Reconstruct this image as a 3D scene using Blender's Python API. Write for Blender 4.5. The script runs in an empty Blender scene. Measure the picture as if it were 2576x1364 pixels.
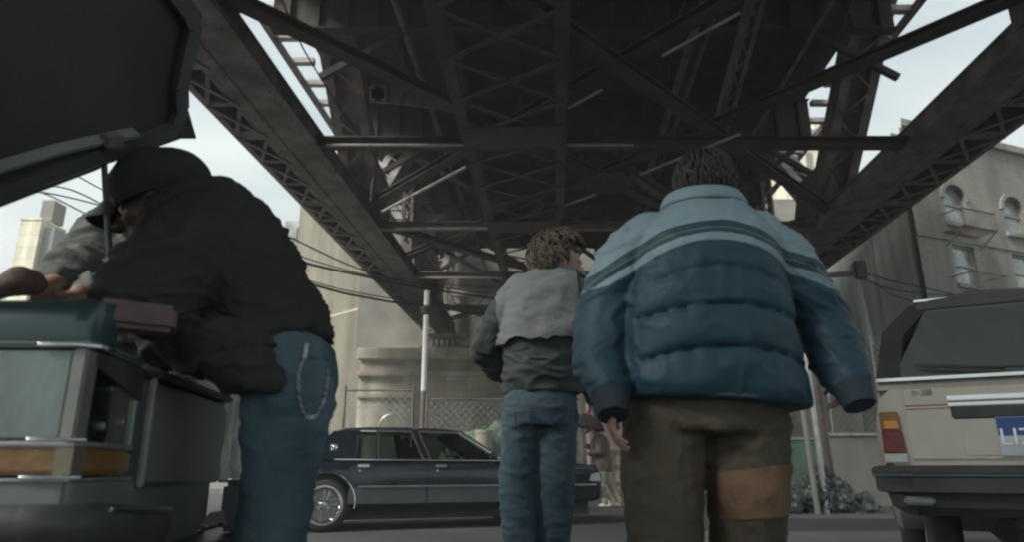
import bpy, bmesh, math, random
from mathutils import Vector as V, Matrix, noise
random.seed(7)
R = math.radians
C = bpy.context.scene
COL = C.collection
# ---------------------------------------------------------------- camera, sky, sun, exposure
CH, PITCH, F = 0.78, R(15.9), 1750.0
cc, ss = math.cos(PITCH), math.sin(PITCH)
cd = bpy.data.cameras.new('camera'); cam = bpy.data.objects.new('camera', cd); COL.objects.link(cam)
cam.location = (0, 0, CH); cam.rotation_euler = (math.pi/2 + PITCH, 0, 0)
cd.sensor_width = 36; cd.lens = 36*F/2576; cd.clip_start = 0.05; cd.clip_end = 3000
cd.dof.use_dof = True; cd.dof.focus_distance = 4.2; cd.dof.aperture_fstop = 2.4
C.camera = cam
C.render.resolution_x, C.render.resolution_y = 1024, 543
C.view_settings.view_transform = 'Standard'; C.view_settings.look = 'None'
C.view_settings.exposure = 2.05; C.view_settings.gamma = 1
C.render.engine = 'CYCLES'
try:
    C.cycles.filter_width = 2.2; C.cycles.max_bounces = 8
except Exception: pass
W = bpy.data.worlds.new('World'); C.world = W; W.use_nodes = True
nt = W.node_tree; nt.nodes.clear()
def N(t, k, **kw):
    n = t.nodes.new(k)
    for a, b in kw.items(): setattr(n, a, b)
    return n
wo = N(nt, 'ShaderNodeOutputWorld'); bg = N(nt, 'ShaderNodeBackground'); bg.inputs[1].default_value = 0.040
sky = N(nt, 'ShaderNodeTexSky', sky_type='NISHITA', sun_disc=False, sun_elevation=R(40), sun_rotation=R(236))
sky.air_density = 1.0; sky.dust_density = 3.0
tc = N(nt, 'ShaderNodeTexCoord'); mp = N(nt, 'ShaderNodeMapping'); mp.inputs['Scale'].default_value = (1.3, 1.3, 3.4)
nz = N(nt, 'ShaderNodeTexNoise'); nz.inputs['Scale'].default_value = 1.9; nz.inputs['Detail'].default_value = 6; nz.inputs['Roughness'].default_value = .5
cr = N(nt, 'ShaderNodeValToRGB'); cr.color_ramp.elements[0].position = .32; cr.color_ramp.elements[1].position = .6
cr.color_ramp.elements[0].color = (.62, .62, .62, 1); cr.color_ramp.elements[1].color = (.97, .97, .97, 1)
mx = N(nt, 'ShaderNodeMixRGB'); mx.inputs[2].default_value = (5.35, 6.05, 6.0, 1)
nb_ = N(nt, 'ShaderNodeTexNoise'); nb_.inputs['Scale'].default_value = 1.4; nb_.inputs['Detail'].default_value = 5
rb_ = N(nt, 'ShaderNodeValToRGB'); rb_.color_ramp.elements[0].position = .36; rb_.color_ramp.elements[1].position = .62; rb_.color_ramp.elements[0].color = (3.9, 4.6, 4.75, 1); rb_.color_ramp.elements[1].color = (6.2, 6.9, 6.8, 1)
nt.links.new(tc.outputs['Generated'], mp.inputs[0]); nt.links.new(mp.outputs[0], nz.inputs['Vector'])
nt.links.new(mp.outputs[0], nb_.inputs['Vector']); nt.links.new(nb_.outputs['Fac'], rb_.inputs[0]); nt.links.new(rb_.outputs[0], mx.inputs[2]); nt.links.new(nz.outputs['Fac'], cr.inputs[0]); nt.links.new(cr.outputs[0], mx.inputs[0])
nt.links.new(sky.outputs[0], mx.inputs[1]); nt.links.new(mx.outputs[0], bg.inputs[0]); nt.links.new(bg.outputs[0], wo.inputs[0])
sd = bpy.data.lights.new('sun', 'SUN'); sun = bpy.data.objects.new('sun', sd); COL.objects.link(sun)
sd.energy = 1.7; sd.angle = R(18); sd.color = (1, .965, .9)
sun.rotation_euler = (R(50), 0, R(-56))      # overcast glow from behind and left of the camera

# ---------------------------------------------------------------- helpers
def P(x, y, D):
    """world point seen at (x, y) of the 2576-wide picture at forward distance D"""
    a = (x-1288)/F; b = (682-y)/F
    k = D/(cc - b*ss)
    return V((a*k, D, CH + (ss + b*cc)*k))
def mat(name, col, rough=.7, metal=0, var=.15, scale=6, bump=.15, bscale=None, spec=.4, col2=None, detail=6, coat=0, stretch=None):
    m = bpy.data.materials.new(name); m.use_nodes = True; t = m.node_tree
    b = t.nodes['Principled BSDF']
    b.inputs['Roughness'].default_value = rough; b.inputs['Metallic'].default_value = metal
    b.inputs['Specular IOR Level'].default_value = spec; b.inputs['Coat Weight'].default_value = coat
    c = N(t, 'ShaderNodeTexCoord'); n = N(t, 'ShaderNodeTexNoise'); n.inputs['Scale'].default_value = scale; n.inputs['Detail'].default_value = detail
    src = c.outputs['Object']
    if stretch:
        mp = N(t, 'ShaderNodeMapping'); mp.inputs['Scale'].default_value = stretch
        t.links.new(src, mp.inputs[0]); src = mp.outputs[0]
    t.links.new(src, n.inputs['Vector'])
    r = N(t, 'ShaderNodeValToRGB'); r.color_ramp.elements[0].position = .35; r.color_ramp.elements[1].position = .68
    c1 = tuple(v*(1-var) for v in col); c2 = col2 or tuple(min(1, v*(1+var)) for v in col)
    r.color_ramp.elements[0].color = (*c1, 1); r.color_ramp.elements[1].color = (*c2, 1)
    t.links.new(n.outputs['Fac'], r.inputs[0]); t.links.new(r.outputs[0], b.inputs['Base Color'])
    if bump:
        n2 = N(t, 'ShaderNodeTexNoise'); n2.inputs['Scale'].default_value = bscale or scale*8; n2.inputs['Detail'].default_value = 4
        t.links.new(src, n2.inputs['Vector'])
        bp = N(t, 'ShaderNodeBump'); bp.inputs['Strength'].default_value = bump; bp.inputs['Distance'].default_value = .02
        t.links.new(n2.outputs['Fac'], bp.inputs['Height']); t.links.new(bp.outputs[0], b.inputs['Normal'])
    m['r'] = 1
    return m
def glassmat(name, tint, fac=.25, rough=.03, gl=(.8, .85, .85), sheen=0):
    m = bpy.data.materials.new(name); m.use_nodes = True; t = m.node_tree; t.nodes.clear()
    o = N(t, 'ShaderNodeOutputMaterial'); tr = N(t, 'ShaderNodeBsdfTransparent'); tr.inputs[0].default_value = (*tint, 1)
    g = N(t, 'ShaderNodeBsdfGlossy'); g.inputs[0].default_value = (*gl, 1); g.inputs['Roughness'].default_value = rough
    fr = N(t, 'ShaderNodeFresnel'); fr.inputs[0].default_value = 1.5
    ad = N(t, 'ShaderNodeMath', operation='MULTIPLY_ADD'); ad.inputs[1].default_value = 1-fac; ad.inputs[2].default_value = fac*.5
    mx = N(t, 'ShaderNodeMixShader')
    t.links.new(fr.outputs[0], ad.inputs[0]); t.links.new(ad.outputs[0], mx.inputs[0])
    if sheen:
        df = N(t, 'ShaderNodeBsdfDiffuse'); df.inputs[0].default_value = (.36, .40, .395, 1); m2 = N(t, 'ShaderNodeMixShader'); m2.inputs[0].default_value = sheen  # flat grey share painted in for reflections on the glass
        t.links.new(tr.outputs[0], m2.inputs[1]); t.links.new(df.outputs[0], m2.inputs[2]); tr = m2
    t.links.new(tr.outputs[0], mx.inputs[1]); t.links.new(g.outputs[0], mx.inputs[2]); t.links.new(mx.outputs[0], o.inputs[0])
    return m
def empty(name, loc=(0, 0, 0), rz=0):
    o = bpy.data.objects.new(name, None); COL.objects.link(o); o.location = loc; o.rotation_euler = (0, 0, rz); o.empty_display_size = .1
    return o
def tag(o, label=None, cat=None, group=None, kind=None):
    if label: o['label'] = label
    if cat: o['category'] = cat
    if group: o['group'] = group
    if kind: o['kind'] = kind
    return o
def link(name, me, m=None, parent=None, smooth=None):
    o = bpy.data.objects.new(name, me); COL.objects.link(o)
    if m:
        for q in (m if isinstance(m, (list, tuple)) else [m]): me.materials.append(q)
    if parent: o.parent = parent
    if smooth is not None:
        me.shade_smooth()
        me.set_sharp_from_angle(angle=R(smooth))
    return o
class MB:
    def __init__(s, inv=None): s.v = []; s.f = []; s.mi = []; s.inv = inv
    def add(s, vs, fs, mi=0):
        k = len(s.v); s.v += [V(p) for p in vs]; s.f += [tuple(i+k for i in f) for f in fs]; s.mi += [mi]*len(fs); return s
    def box(s, a, b, mi=0):
        x0, y0, z0 = a; x1, y1, z1 = b
        return s.add([(x0,y0,z0),(x1,y0,z0),(x1,y1,z0),(x0,y1,z0),(x0,y0,z1),(x1,y0,z1),(x1,y1,z1),(x0,y1,z1)],
                     [(0,3,2,1),(4,5,6,7),(0,1,5,4),(1,2,6,5),(2,3,7,6),(3,0,4,7)], mi)
    def bar(s, p, q, w, h, up=(0, 0, 1), mi=0, w2=None, h2=None):
        p = V(p); q = V(q); d = (q-p).normalized(); up = V(up)
        sd = d.cross(up)
        if sd.length < 1e-4: sd = d.cross(V((1, 0, 0)))
        sd.normalize(); u = sd.cross(d).normalized()
        w2 = w if w2 is None else w2; h2 = h if h2 is None else h2
        vs = [p+sd*a*w/2+u*b*h/2 for a, b in ((-1,-1),(1,-1),(1,1),(-1,1))] + [q+sd*a*w2/2+u*b*h2/2 for a, b in ((-1,-1),(1,-1),(1,1),(-1,1))]
        return s.add(vs, [(0,3,2,1),(4,5,6,7),(0,1,5,4),(1,2,6,5),(2,3,7,6),(3,0,4,7)], mi)
    def ibeam(s, p, q, w, h, t=.04, up=(0, 0, 1), mi=0):
        p = V(p); q = V(q); d = (q-p).normalized(); u = V(up); sd = d.cross(u).normalized(); u = sd.cross(d).normalized()
        s.bar(p+u*(h/2-t/2), q+u*(h/2-t/2), w, t, up, mi); s.bar(p-u*(h/2-t/2), q-u*(h/2-t/2), w, t, up, mi)
        s.bar(p, q, t, h-2*t-.004, up, mi); return s
    def tube(s, pts, r, n=8, mi=0, caps=True):
        pts = [V(p) for p in pts]; rs = r if isinstance(r, (list, tuple)) else [r]*len(pts)
        k = len(s.v); u = None
        for i, p in enumerate(pts):
            d = (pts[min(i+1, len(pts)-1)]-pts[max(i-1, 0)]).normalized()
            if u is None:
                u = d.cross(V((0, 0, 1)))
                if u.length < 1e-3: u = d.cross(V((1, 0, 0)))
            u = (u - d*u.dot(d)).normalized(); w = d.cross(u)
            for j in range(n):
                a = 2*math.pi*j/n; s.v.append(p + (u*math.cos(a)+w*math.sin(a))*rs[i])
        for i in range(len(pts)-1):
            for j in range(n):
                s.f.append((k+i*n+j, k+i*n+(j+1)%n, k+(i+1)*n+(j+1)%n, k+(i+1)*n+j)); s.mi.append(mi)
        if caps:
            s.f.append(tuple(k+j for j in range(n))[::-1]); s.f.append(tuple(k+(len(pts)-1)*n+j for j in range(n))); s.mi += [mi, mi]
        return s
    def loft(s, rings, caps=True, mi=0, closed=True):
        k = len(s.v); n = len(rings[0])
        for r in rings: s.v += [V(p) for p in r]
        for i in range(len(rings)-1):
            for j in range(n if closed else n-1):
                s.f.append((k+i*n+j, k+i*n+(j+1)%n, k+(i+1)*n+(j+1)%n, k+(i+1)*n+j)); s.mi.append(mi)
        if caps:
            s.f.append(tuple(k+j for j in range(n))[::-1]); s.f.append(tuple(k+(len(rings)-1)*n+j for j in range(n))); s.mi += [mi, mi]
        return s
    def prism(s, poly, off, mi=0):
        off = V(off); a = [V(p) for p in poly]; n = len(a)
        return s.add(a+[p+off for p in a], [tuple(range(n))[::-1], tuple(range(n, 2*n))]+[(i, (i+1) % n, n+(i+1) % n, n+i) for i in range(n)], mi)
    def sph(s, c, r, M=None, seg=16, rg=10, mi=0):
        c = V(c); r = V(r) if not isinstance(r, (int, float)) else V((r, r, r)); k = len(s.v)
        vs = []
        for i in range(rg+1):
            t = math.pi*i/rg
            for j in range(seg):
                a = 2*math.pi*j/seg; p = V((r.x*math.sin(t)*math.cos(a), r.y*math.sin(t)*math.sin(a), r.z*math.cos(t)))
                vs.append(c + (M @ p if M else p))
        s.v += vs
        for i in range(rg):
            for j in range(seg): s.f.append((k+i*seg+j, k+(i+1)*seg+j, k+(i+1)*seg+(j+1)%seg, k+i*seg+(j+1)%seg)); s.mi.append(mi)
        return s
    def rev(s, prof, c, axis, n=32, mi=0, closed=False):
        """prof: (radius, offset along axis)"""
        c = V(c); ax = V(axis).normalized(); u = ax.cross(V((0, 0, 1))); 
        if u.length < 1e-3: u = V((1, 0, 0))
        u.normalize(); w = ax.cross(u); k = len(s.v); m = len(prof)
        for j in range(n):
            a = 2*math.pi*j/n
            for r, o in prof: s.v.append(c + ax*o + (u*math.cos(a)+w*math.sin(a))*r)
        for j in range(n):
            for i in range(m if closed else m-1):
                s.f.append((k+j*m+i, k+j*m+(i+1)%m, k+((j+1)%n)*m+(i+1)%m, k+((j+1)%n)*m+i)); s.mi.append(mi)
        return s
    def mesh(s, fixn=True):
        me = bpy.data.meshes.new('m'); me.from_pydata([tuple(p) for p in s.v], [], s.f)
        for p, i in zip(me.polygons, s.mi): p.material_index = i
        bm = bmesh.new(); bm.from_mesh(me); bmesh.ops.remove_doubles(bm, verts=bm.verts, dist=1e-6)
        bmesh.ops.dissolve_degenerate(bm, dist=1e-6, edges=bm.edges)
        if fixn: bmesh.ops.recalc_face_normals(bm, faces=bm.faces)
        bm.to_mesh(me); bm.free(); me.update(); return me
    def build(s, name, m, parent=None, smooth=None, bevel=0):
        me = s.mesh(); me.name = name
        if bevel:
            bm = bmesh.new(); bm.from_mesh(me)
            es = [e for e in bm.edges if len(e.link_faces) == 2 and e.calc_face_angle(0) > .6]
            bmesh.ops.bevel(bm, geom=es, offset=bevel, segments=2, affect='EDGES', clamp_overlap=True); bm.to_mesh(me); bm.free()
            if smooth is None: smooth = 35
        return link(name, me, m, parent, smooth)
def evalmods(me, fn):
    o = bpy.data.objects.new('tmp', me); COL.objects.link(o); fn(o)
    dg = bpy.context.evaluated_depsgraph_get(); dg.update()
    r = bpy.data.meshes.new_from_object(o.evaluated_get(dg)); bpy.data.objects.remove(o); return r
def remesh(mb, vox=.01, sm=6, factor=.6):
    me = mb.mesh()
    def fn(o):
        r = o.modifiers.new('r', 'REMESH'); r.mode = 'VOXEL'; r.voxel_size = vox
        if sm:
            q = o.modifiers.new('s', 'SMOOTH'); q.iterations = sm; q.factor = factor
    return evalmods(me, fn)
def displace(me, fn):
    ns = [v.normal.copy() for v in me.vertices]
    for v, n in zip(me.vertices, ns): v.co += n*fn(v.co, n)
    me.update()
def fnoise(p, sx, sy, sz, off=0): return noise.noise(V((p.x*sx+off, p.y*sy, p.z*sz)))
def ring(c, rx, ry, n=28, ex=2.0, tilt=0, u=None, v=None):
    c = V(c); u = V(u) if u else V((1, 0, 0)); v = V(v) if v else V((0, 1, 0)); o = []
    for j in range(n):
        a = 2*math.pi*j/n; ca, sa = math.cos(a), math.sin(a)
        o.append(c + u*(math.copysign(abs(ca)**(2/ex), ca)*rx) + v*(math.copysign(abs(sa)**(2/ex), sa)*ry) + V((0, 0, tilt*math.copysign(abs(ca)**(2/ex), ca)*rx)))
    return o
def capsule(mb, p, r0, q, r1, n=14):
    p = V(p); q = V(q); mb.sph(p, r0, seg=n, rg=8); mb.sph(q, r1, seg=n, rg=8); mb.tube([p, q], [r0, r1], n=n)
def chain(mb, pts):
    for (p, r), (q, s) in zip(pts, pts[1:]): capsule(mb, p, r, q, s)
def text_mesh(txt, size, depth=.002):
    cu = bpy.data.curves.new('t', 'FONT'); cu.body = txt; cu.size = size; cu.extrude = depth; cu.align_x = 'CENTER'; cu.align_y = 'CENTER'
    o = bpy.data.objects.new('t', cu); COL.objects.link(o); dg = bpy.context.evaluated_depsgraph_get(); dg.update()
    me = bpy.data.meshes.new_from_object(o.evaluated_get(dg)); bpy.data.objects.remove(o); return me

M = {}
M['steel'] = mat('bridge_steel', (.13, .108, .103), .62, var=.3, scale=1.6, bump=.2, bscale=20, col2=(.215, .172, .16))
M['steel_dark'] = mat('bridge_steel_rough', (.165, .145, .136), .8, var=.4, scale=1.2, bump=.2, bscale=14)  # rougher, more mottled steel tone
M['steel_shaded'] = mat('bridge_steel_shaded', (.055, .047, .043), .8, var=.3, scale=1.2, bump=.2, bscale=14)  # darker copy of the steel, shade of the centre underside painted in
M['steel_light'] = mat('bridge_steel_pale', (.36, .34, .325), .6, var=.25, scale=1.5, bump=.2)  # pale steel; lit tone painted on edge strips and far diagonals
M['deck'] = mat('deck_planks', (.065, .06, .058), .9, var=.3, scale=2)
M['asphalt'] = mat('asphalt', (.062, .067, .066), .82, var=.28, scale=.35, bump=.5, bscale=60, detail=10)
M['pave'] = mat('paving_concrete', (.17, .17, .165), .85, var=.2, scale=.8, bump=.3, bscale=40)
M['kerb'] = mat('kerb_stone', (.2, .2, .19), .8, var=.2, scale=3)
M['cream'] = mat('cream_render', (.20, .19, .145), .85, var=.09, scale=.5, bump=.15, bscale=8, stretch=(1, 1, .25))
M['stone'] = mat('pier_stone', (.80, .75, .60), .88, var=.3, scale=.45, bump=.3, bscale=5, stretch=(1, 1, .4))
M['stone_dk'] = mat('pier_stone_grimy', (.22, .21, .185), .88, var=.2, scale=.6, bump=.3, bscale=5)
M['brick'] = mat('worn_brick_grey', (.33, .31, .28), .9, var=.32, scale=.22, bump=.25, bscale=9)
M['greywall'] = mat('grey_green_render', (.33, .345, .315), .9, var=.08, scale=.3, bump=.1)
M['rust'] = mat('rusty_sheet', (.17, .15, .13), .85, var=.45, scale=1.5, bump=.3, col2=(.26, .235, .2), stretch=(1.4, 1.4, .35))
M['chrome'] = mat('chrome', (.62, .64, .65), .16, 1, var=.05, bump=0)
M['alu'] = mat('galvanised', (.42, .43, .42), .45, .7, var=.15, scale=8, bump=.05)
M['white'] = mat('white_paint', (.72, .72, .67), .5, var=.06, scale=4, bump=.05)
M['rubber'] = mat('rubber', (.035, .035, .035), .75, var=.15, bump=.2)
M['blackpl'] = mat('black_plastic', (.042, .044, .046), .5, var=.2, bump=.08)
M['navy'] = mat('navy_car_paint', (.010, .015, .022), .22, 0, var=.1, bump=.01, spec=.35, coat=.35)
M['greypaint'] = mat('grey_two_tone_paint', (.07, .082, .084), .45, 0, var=.1, bump=.01, coat=.2)
M['beige'] = mat('beige_car_paint', (.38, .36, .31), .28, .15, var=.05, bump=.02, coat=.4)
M['teal'] = mat('dark_teal_paint', (.03, .06, .062), .3, .1, var=.1, bump=.02, coat=.3)
M['panel'] = mat('dull_grey_primer', (.15, .17, .172), .42, .2, var=.12, scale=3, bump=.05)
M['amber'] = mat('amber_lens', (.17, .09, .03), .25, var=.12, bump=.1, spec=.6)
M['amberhot'] = mat('bright_amber_lens', (.5, .21, .05), .3, var=.1, bump=.05)
M['redlens'] = mat('red_lens', (.13, .03, .032), .25, var=.1, bump=.1)
M['clear'] = mat('frosted_lens', (.38, .4, .39), .3, .1, var=.12, scale=20, bump=.1)
M['lens'] = mat('headlamp_lens', (.15, .19, .19), .22, .2, var=.18, scale=9, bump=.1, stretch=(1, 1, .3))
M['int'] = mat('interior_cloth', (.09, .095, .1), .9, bump=.1)
M['skin'] = mat('skin', (.33, .2, .155), .5, var=.1, scale=14, bump=.05)
M['hairbr'] = mat('brown_hair', (.10, .077, .055), .55, var=.45, scale=60, bump=.12, bscale=300)
M['hairdk'] = mat('dark_hair', (.03, .026, .022), .6, var=.2, scale=30, bump=.08, bscale=300)
M['black'] = mat('black_cloth', (.031, .031, .031), .9, var=.12, scale=5, bump=.2, bscale=120)
M['denim'] = mat('blue_denim', (.05, .095, .125), .85, var=.3, scale=4, bump=.3, bscale=160, stretch=(1, 1, .5), col2=(.10, .155, .19))
M['denimdk'] = mat('dark_denim', (.026, .038, .047), .85, var=.3, scale=4, bump=.3, bscale=160, stretch=(1, 1, .5))
M['cord'] = mat('brown_trousers', (.055, .047, .034), .9, var=.2, scale=5, bump=.3, bscale=120, stretch=(1, 1, .4))
M['patch'] = mat('tan_patch', (.098, .060, .034), .8, var=.5, scale=7, bump=.2)
M['gjacket'] = mat('grey_jacket', (.20, .215, .21), .8, var=.1, scale=4, bump=.25, bscale=90)
M['gjacketd'] = mat('grey_jacket_lower', (.065, .075, .078), .8, var=.12, scale=4, bump=.25, bscale=90)
M['olive'] = mat('grey_green_jacket', (.11, .12, .105), .85, var=.15, scale=5, bump=.25)
M['browncoat'] = mat('brown_coat', (.12, .1, .088), .9, bump=.2)
M['rag'] = mat('white_rag', (.6, .6, .56), .85, var=.12, scale=12, bump=.3)
M['redwood'] = mat('reddish_wood', (.11, .075, .072), .6, var=.2, scale=4, bump=.15, stretch=(.4, 6, 6))
M['tarp'] = mat('green_tarp', (.15, .215, .16), .7, var=.2, scale=3, bump=.2)
M['greenboard'] = mat('pale_green_board', (.15, .25, .20), .7, var=.15, scale=2, bump=.1)
M['bag'] = mat('black_plastic_sheet', (.058, .075, .07), .42, var=.3, scale=5, bump=.25, bscale=25, spec=.6)
M['wood'] = mat('pale_timber', (.42, .34, .2), .8, var=.2, scale=3, bump=.2, stretch=(5, 5, .6))
M['paper'] = mat('paper', (.65, .65, .6), .8, var=.08, bump=.05)
M['concrete'] = mat('barrier_concrete', (.27, .265, .24), .9, var=.15, scale=1.2, bump=.3)
M['tan'] = mat('tan_render', (.36, .32, .25), .9, var=.2, scale=.8, bump=.2)
M['pink'] = mat('pinkish_wall', (.33, .27, .25), .9, var=.15, scale=.8, bump=.2)
M['glass'] = glassmat('car_glass', (.62, .68, .66), .16)
M['glassdk'] = glassmat('tinted_rear_glass', (.5, .56, .55), .3, sheen=.3)
M['winglass'] = mat('window_glass', (.33, .36, .35), .12, .25, var=.3, scale=1.4, bump=.03, col2=(.5, .52, .5))
M['bluepl'] = mat('blue_plate', (.02, .07, .2), .4, var=.05, bump=0)
M['cable'] = mat('cable', (.03, .03, .03), .7, bump=0)

def joints(m, w, h, ang, strength, mort=.012):
    """faint masonry joints: u runs along direction ang on plan, v is height"""
    t = m.node_tree; b = t.nodes['Principled BSDF']; src = b.inputs['Base Color'].links[0].from_socket
    c = N(t, 'ShaderNodeTexCoord'); se = N(t, 'ShaderNodeSeparateXYZ'); t.links.new(c.outputs['Object'], se.inputs[0])
    a1 = N(t, 'ShaderNodeMath', operation='MULTIPLY'); a1.inputs[1].default_value = math.cos(ang); t.links.new(se.outputs[0], a1.inputs[0])
    a2 = N(t, 'ShaderNodeMath', operation='MULTIPLY_ADD'); a2.inputs[1].default_value = math.sin(ang); t.links.new(se.outputs[1], a2.inputs[0]); t.links.new(a1.outputs[0], a2.inputs[2])
    cb = N(t, 'ShaderNodeCombineXYZ'); t.links.new(a2.outputs[0], cb.inputs[0]); t.links.new(se.outputs[2], cb.inputs[1])
    br = N(t, 'ShaderNodeTexBrick'); br.inputs['Scale'].default_value = 1; br.inputs['Brick Width'].default_value = w; br.inputs['Row Height'].default_value = h; br.inputs['Mortar Size'].default_value = mort
    br.inputs['Color1'].default_value = (1, 1, 1, 1); br.inputs['Color2'].default_value = (.86, .85, .83, 1); br.inputs['Mortar'].default_value = (.62, .6, .57, 1)
    t.links.new(cb.outputs[0], br.inputs['Vector'])
    # big run-down stains
    mp_ = N(t, 'ShaderNodeMapping'); mp_.inputs['Scale'].default_value = (.55, .55, .09); t.links.new(c.outputs['Object'], mp_.inputs[0])
    ns = N(t, 'ShaderNodeTexNoise'); ns.inputs['Scale'].default_value = 1.3; ns.inputs['Detail'].default_value = 8; ns.inputs['Roughness'].default_value = .65; t.links.new(mp_.outputs[0], ns.inputs['Vector'])
    rs = N(t, 'ShaderNodeValToRGB'); rs.color_ramp.elements[0].position = .36; rs.color_ramp.elements[1].position = .58; rs.color_ramp.elements[0].color = (.55, .53, .5, 1); rs.color_ramp.elements[1].color = (1, 1, 1, 1)
    t.links.new(ns.outputs['Fac'], rs.inputs[0])
    m1 = N(t, 'ShaderNodeMixRGB', blend_type='MULTIPLY'); m1.inputs[0].default_value = strength; t.links.new(src, m1.inputs[1]); t.links.new(br.outputs['Color'], m1.inputs[2])
    m2 = N(t, 'ShaderNodeMixRGB', blend_type='MULTIPLY'); m2.inputs[0].default_value = .75; t.links.new(m1.outputs[0], m2.inputs[1]); t.links.new(rs.outputs[0], m2.inputs[2])
    t.links.new(m2.outputs[0], b.inputs['Base Color'])
joints(M['brick'], .5, .2, math.atan2(.37, .93), .8)
joints(M['stone'], 1.6, .62, 0, .7, .02)
joints(M['greywall'], 3.0, 3.0, 1.0, .25, .01)
joints(M['concrete'], 1.5, 3.0, 0, .3)
joints(M['cream'], 30, 2.8, 0, .35, .015)

# ================================================================= GROUND
g = MB().add([(-240,-120,0),(240,-120,0),(240,300,0),(-240,300,0)], [(0,1,2,3)]).build('road', M['asphalt']); tag(g, kind='structure')
# raised far pavement with a kerb; and a driveway ramp under the pale hatchback
pv = MB().box((-60, 24.0, -.3), (80, 49.8, .13)); pv = pv.build('pavement', M['pave'], bevel=.02); tag(pv, kind='structure')
kb = MB()
x = -30
while x < 40:
    kb.box((x, 23.8, -.2), (x+1.19, 23.998, .15)); x += 1.2
kb = kb.build('kerb', M['kerb'], bevel=.012); tag(kb, kind='structure')
rp = MB().add([(.95, 2.2, .004), (4.6, 2.2, .004), (6.2, 9.2, .004), (1.9, 9.2, .004), (1.15, 2.9, .1), (4.3, 2.9, .1), (5.9, 8.4, .1), (2.1, 8.4, .1)],
              [(0,1,5,4),(1,2,6,5),(2,3,7,6),(3,0,4,7),(4,5,6,7)]).build('driveway', M['pave']); tag(rp, kind='structure')
# worn pale patches and a tar seam on the road
pt = MB().add([(4.2, 12.0, .004), (13.5, 11.2, .004), (17, 16.5, .004), (5.4, 17.2, .004)], [(0,1,2,3)]).build('road_patch', mat('worn_asphalt', (.15, .155, .15), .8, var=.15, scale=.6, bump=.3, bscale=40)); tag(pt, kind='structure')
pt2 = MB().add([(-3.0, 10.6, .004), (1.2, 11.4, .004), (1.0, 11.95, .004), (-3.2, 11.2, .004)], [(0,1,2,3)]).build('road_patch', mat('rusty_road_patch', (.16, .12, .11), .85, var=.25, scale=2)); tag(pt2, kind='structure')

# ================================================================= BRIDGE
BR = empty('railway_bridge', (0, 0, 0))
tag(BR, 'huge dark riveted steel bridge with laced trusses crossing overhead', 'bridge')
def T(X, Y, H): return V((X + .0616*Y + .2, Y, CH + H))
NY = [4.5 + 7.95*k for k in range(-1, 7)]        # panel points
LX, RX = -8.2, 11.75
def laced(mb, p, q, w, d, side, pitch=None, t=.05, fl=.16, double=False, mi=0):
    """built-up member: four corner angles, zigzag lacing on two faces; side = lateral unit vector, w along it, d across"""
    p = V(p); q = V(q); a = (q-p).normalized(); s = V(side); s = (s - a*s.dot(a)).normalized(); u = a.cross(s).normalized()
    L = (q-p).length; pitch = pitch or w
    for i in (-1, 1):      # side plates
        for e in (-1, 1):
            c = s*(i*(w/2-fl/2)) + u*(e*d/2); mb.bar(p+c, q+c, fl, t, u, mi)
        c = s*(i*(w/2-t/2)); mb.bar(p+c, q+c, t, d-t-.004, u, mi)
    n = max(2, round(L/pitch)); st = L/n
    for e in (-1, 1):
        off = u*(e*(d/2+t/2+.008))
        for k in range(n):
            z0, z1 = (1, -1) if k % 2 else (-1, 1)
            A = p+a*(st*k)+s*(z0*(w/2-fl/2))+off; B = p+a*(st*(k+1))+s*(z1*(w/2-fl/2))+off
            mb.bar(A, B, .085, .016, u, mi)
            if double:
                A = p+a*(st*k)-s*(z0*(w/2-fl/2))+off*1.0+u*e*.018; B = p+a*(st*(k+1))-s*(z1*(w/2-fl/2))+off+u*e*.018
                mb.bar(A, B, .085, .014, u, mi)
    # batten plates at the ends
    for c0, c1 in ((0, .9), (L-.9, L)):
        for e in (-1, 1):
            off = u*(e*(d/2+t/2+.04)); mb.bar(p+a*c0+off, p+a*c1+off, w, .018, u, mi)
def rivets(mb, p, q, u, n, r=.03):
    for k in range(n): mb.sph(V(p).lerp(V(q), (k+.5)/n), r, seg=6, rg=4)
Y0, Y1 = -9, 52
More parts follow.
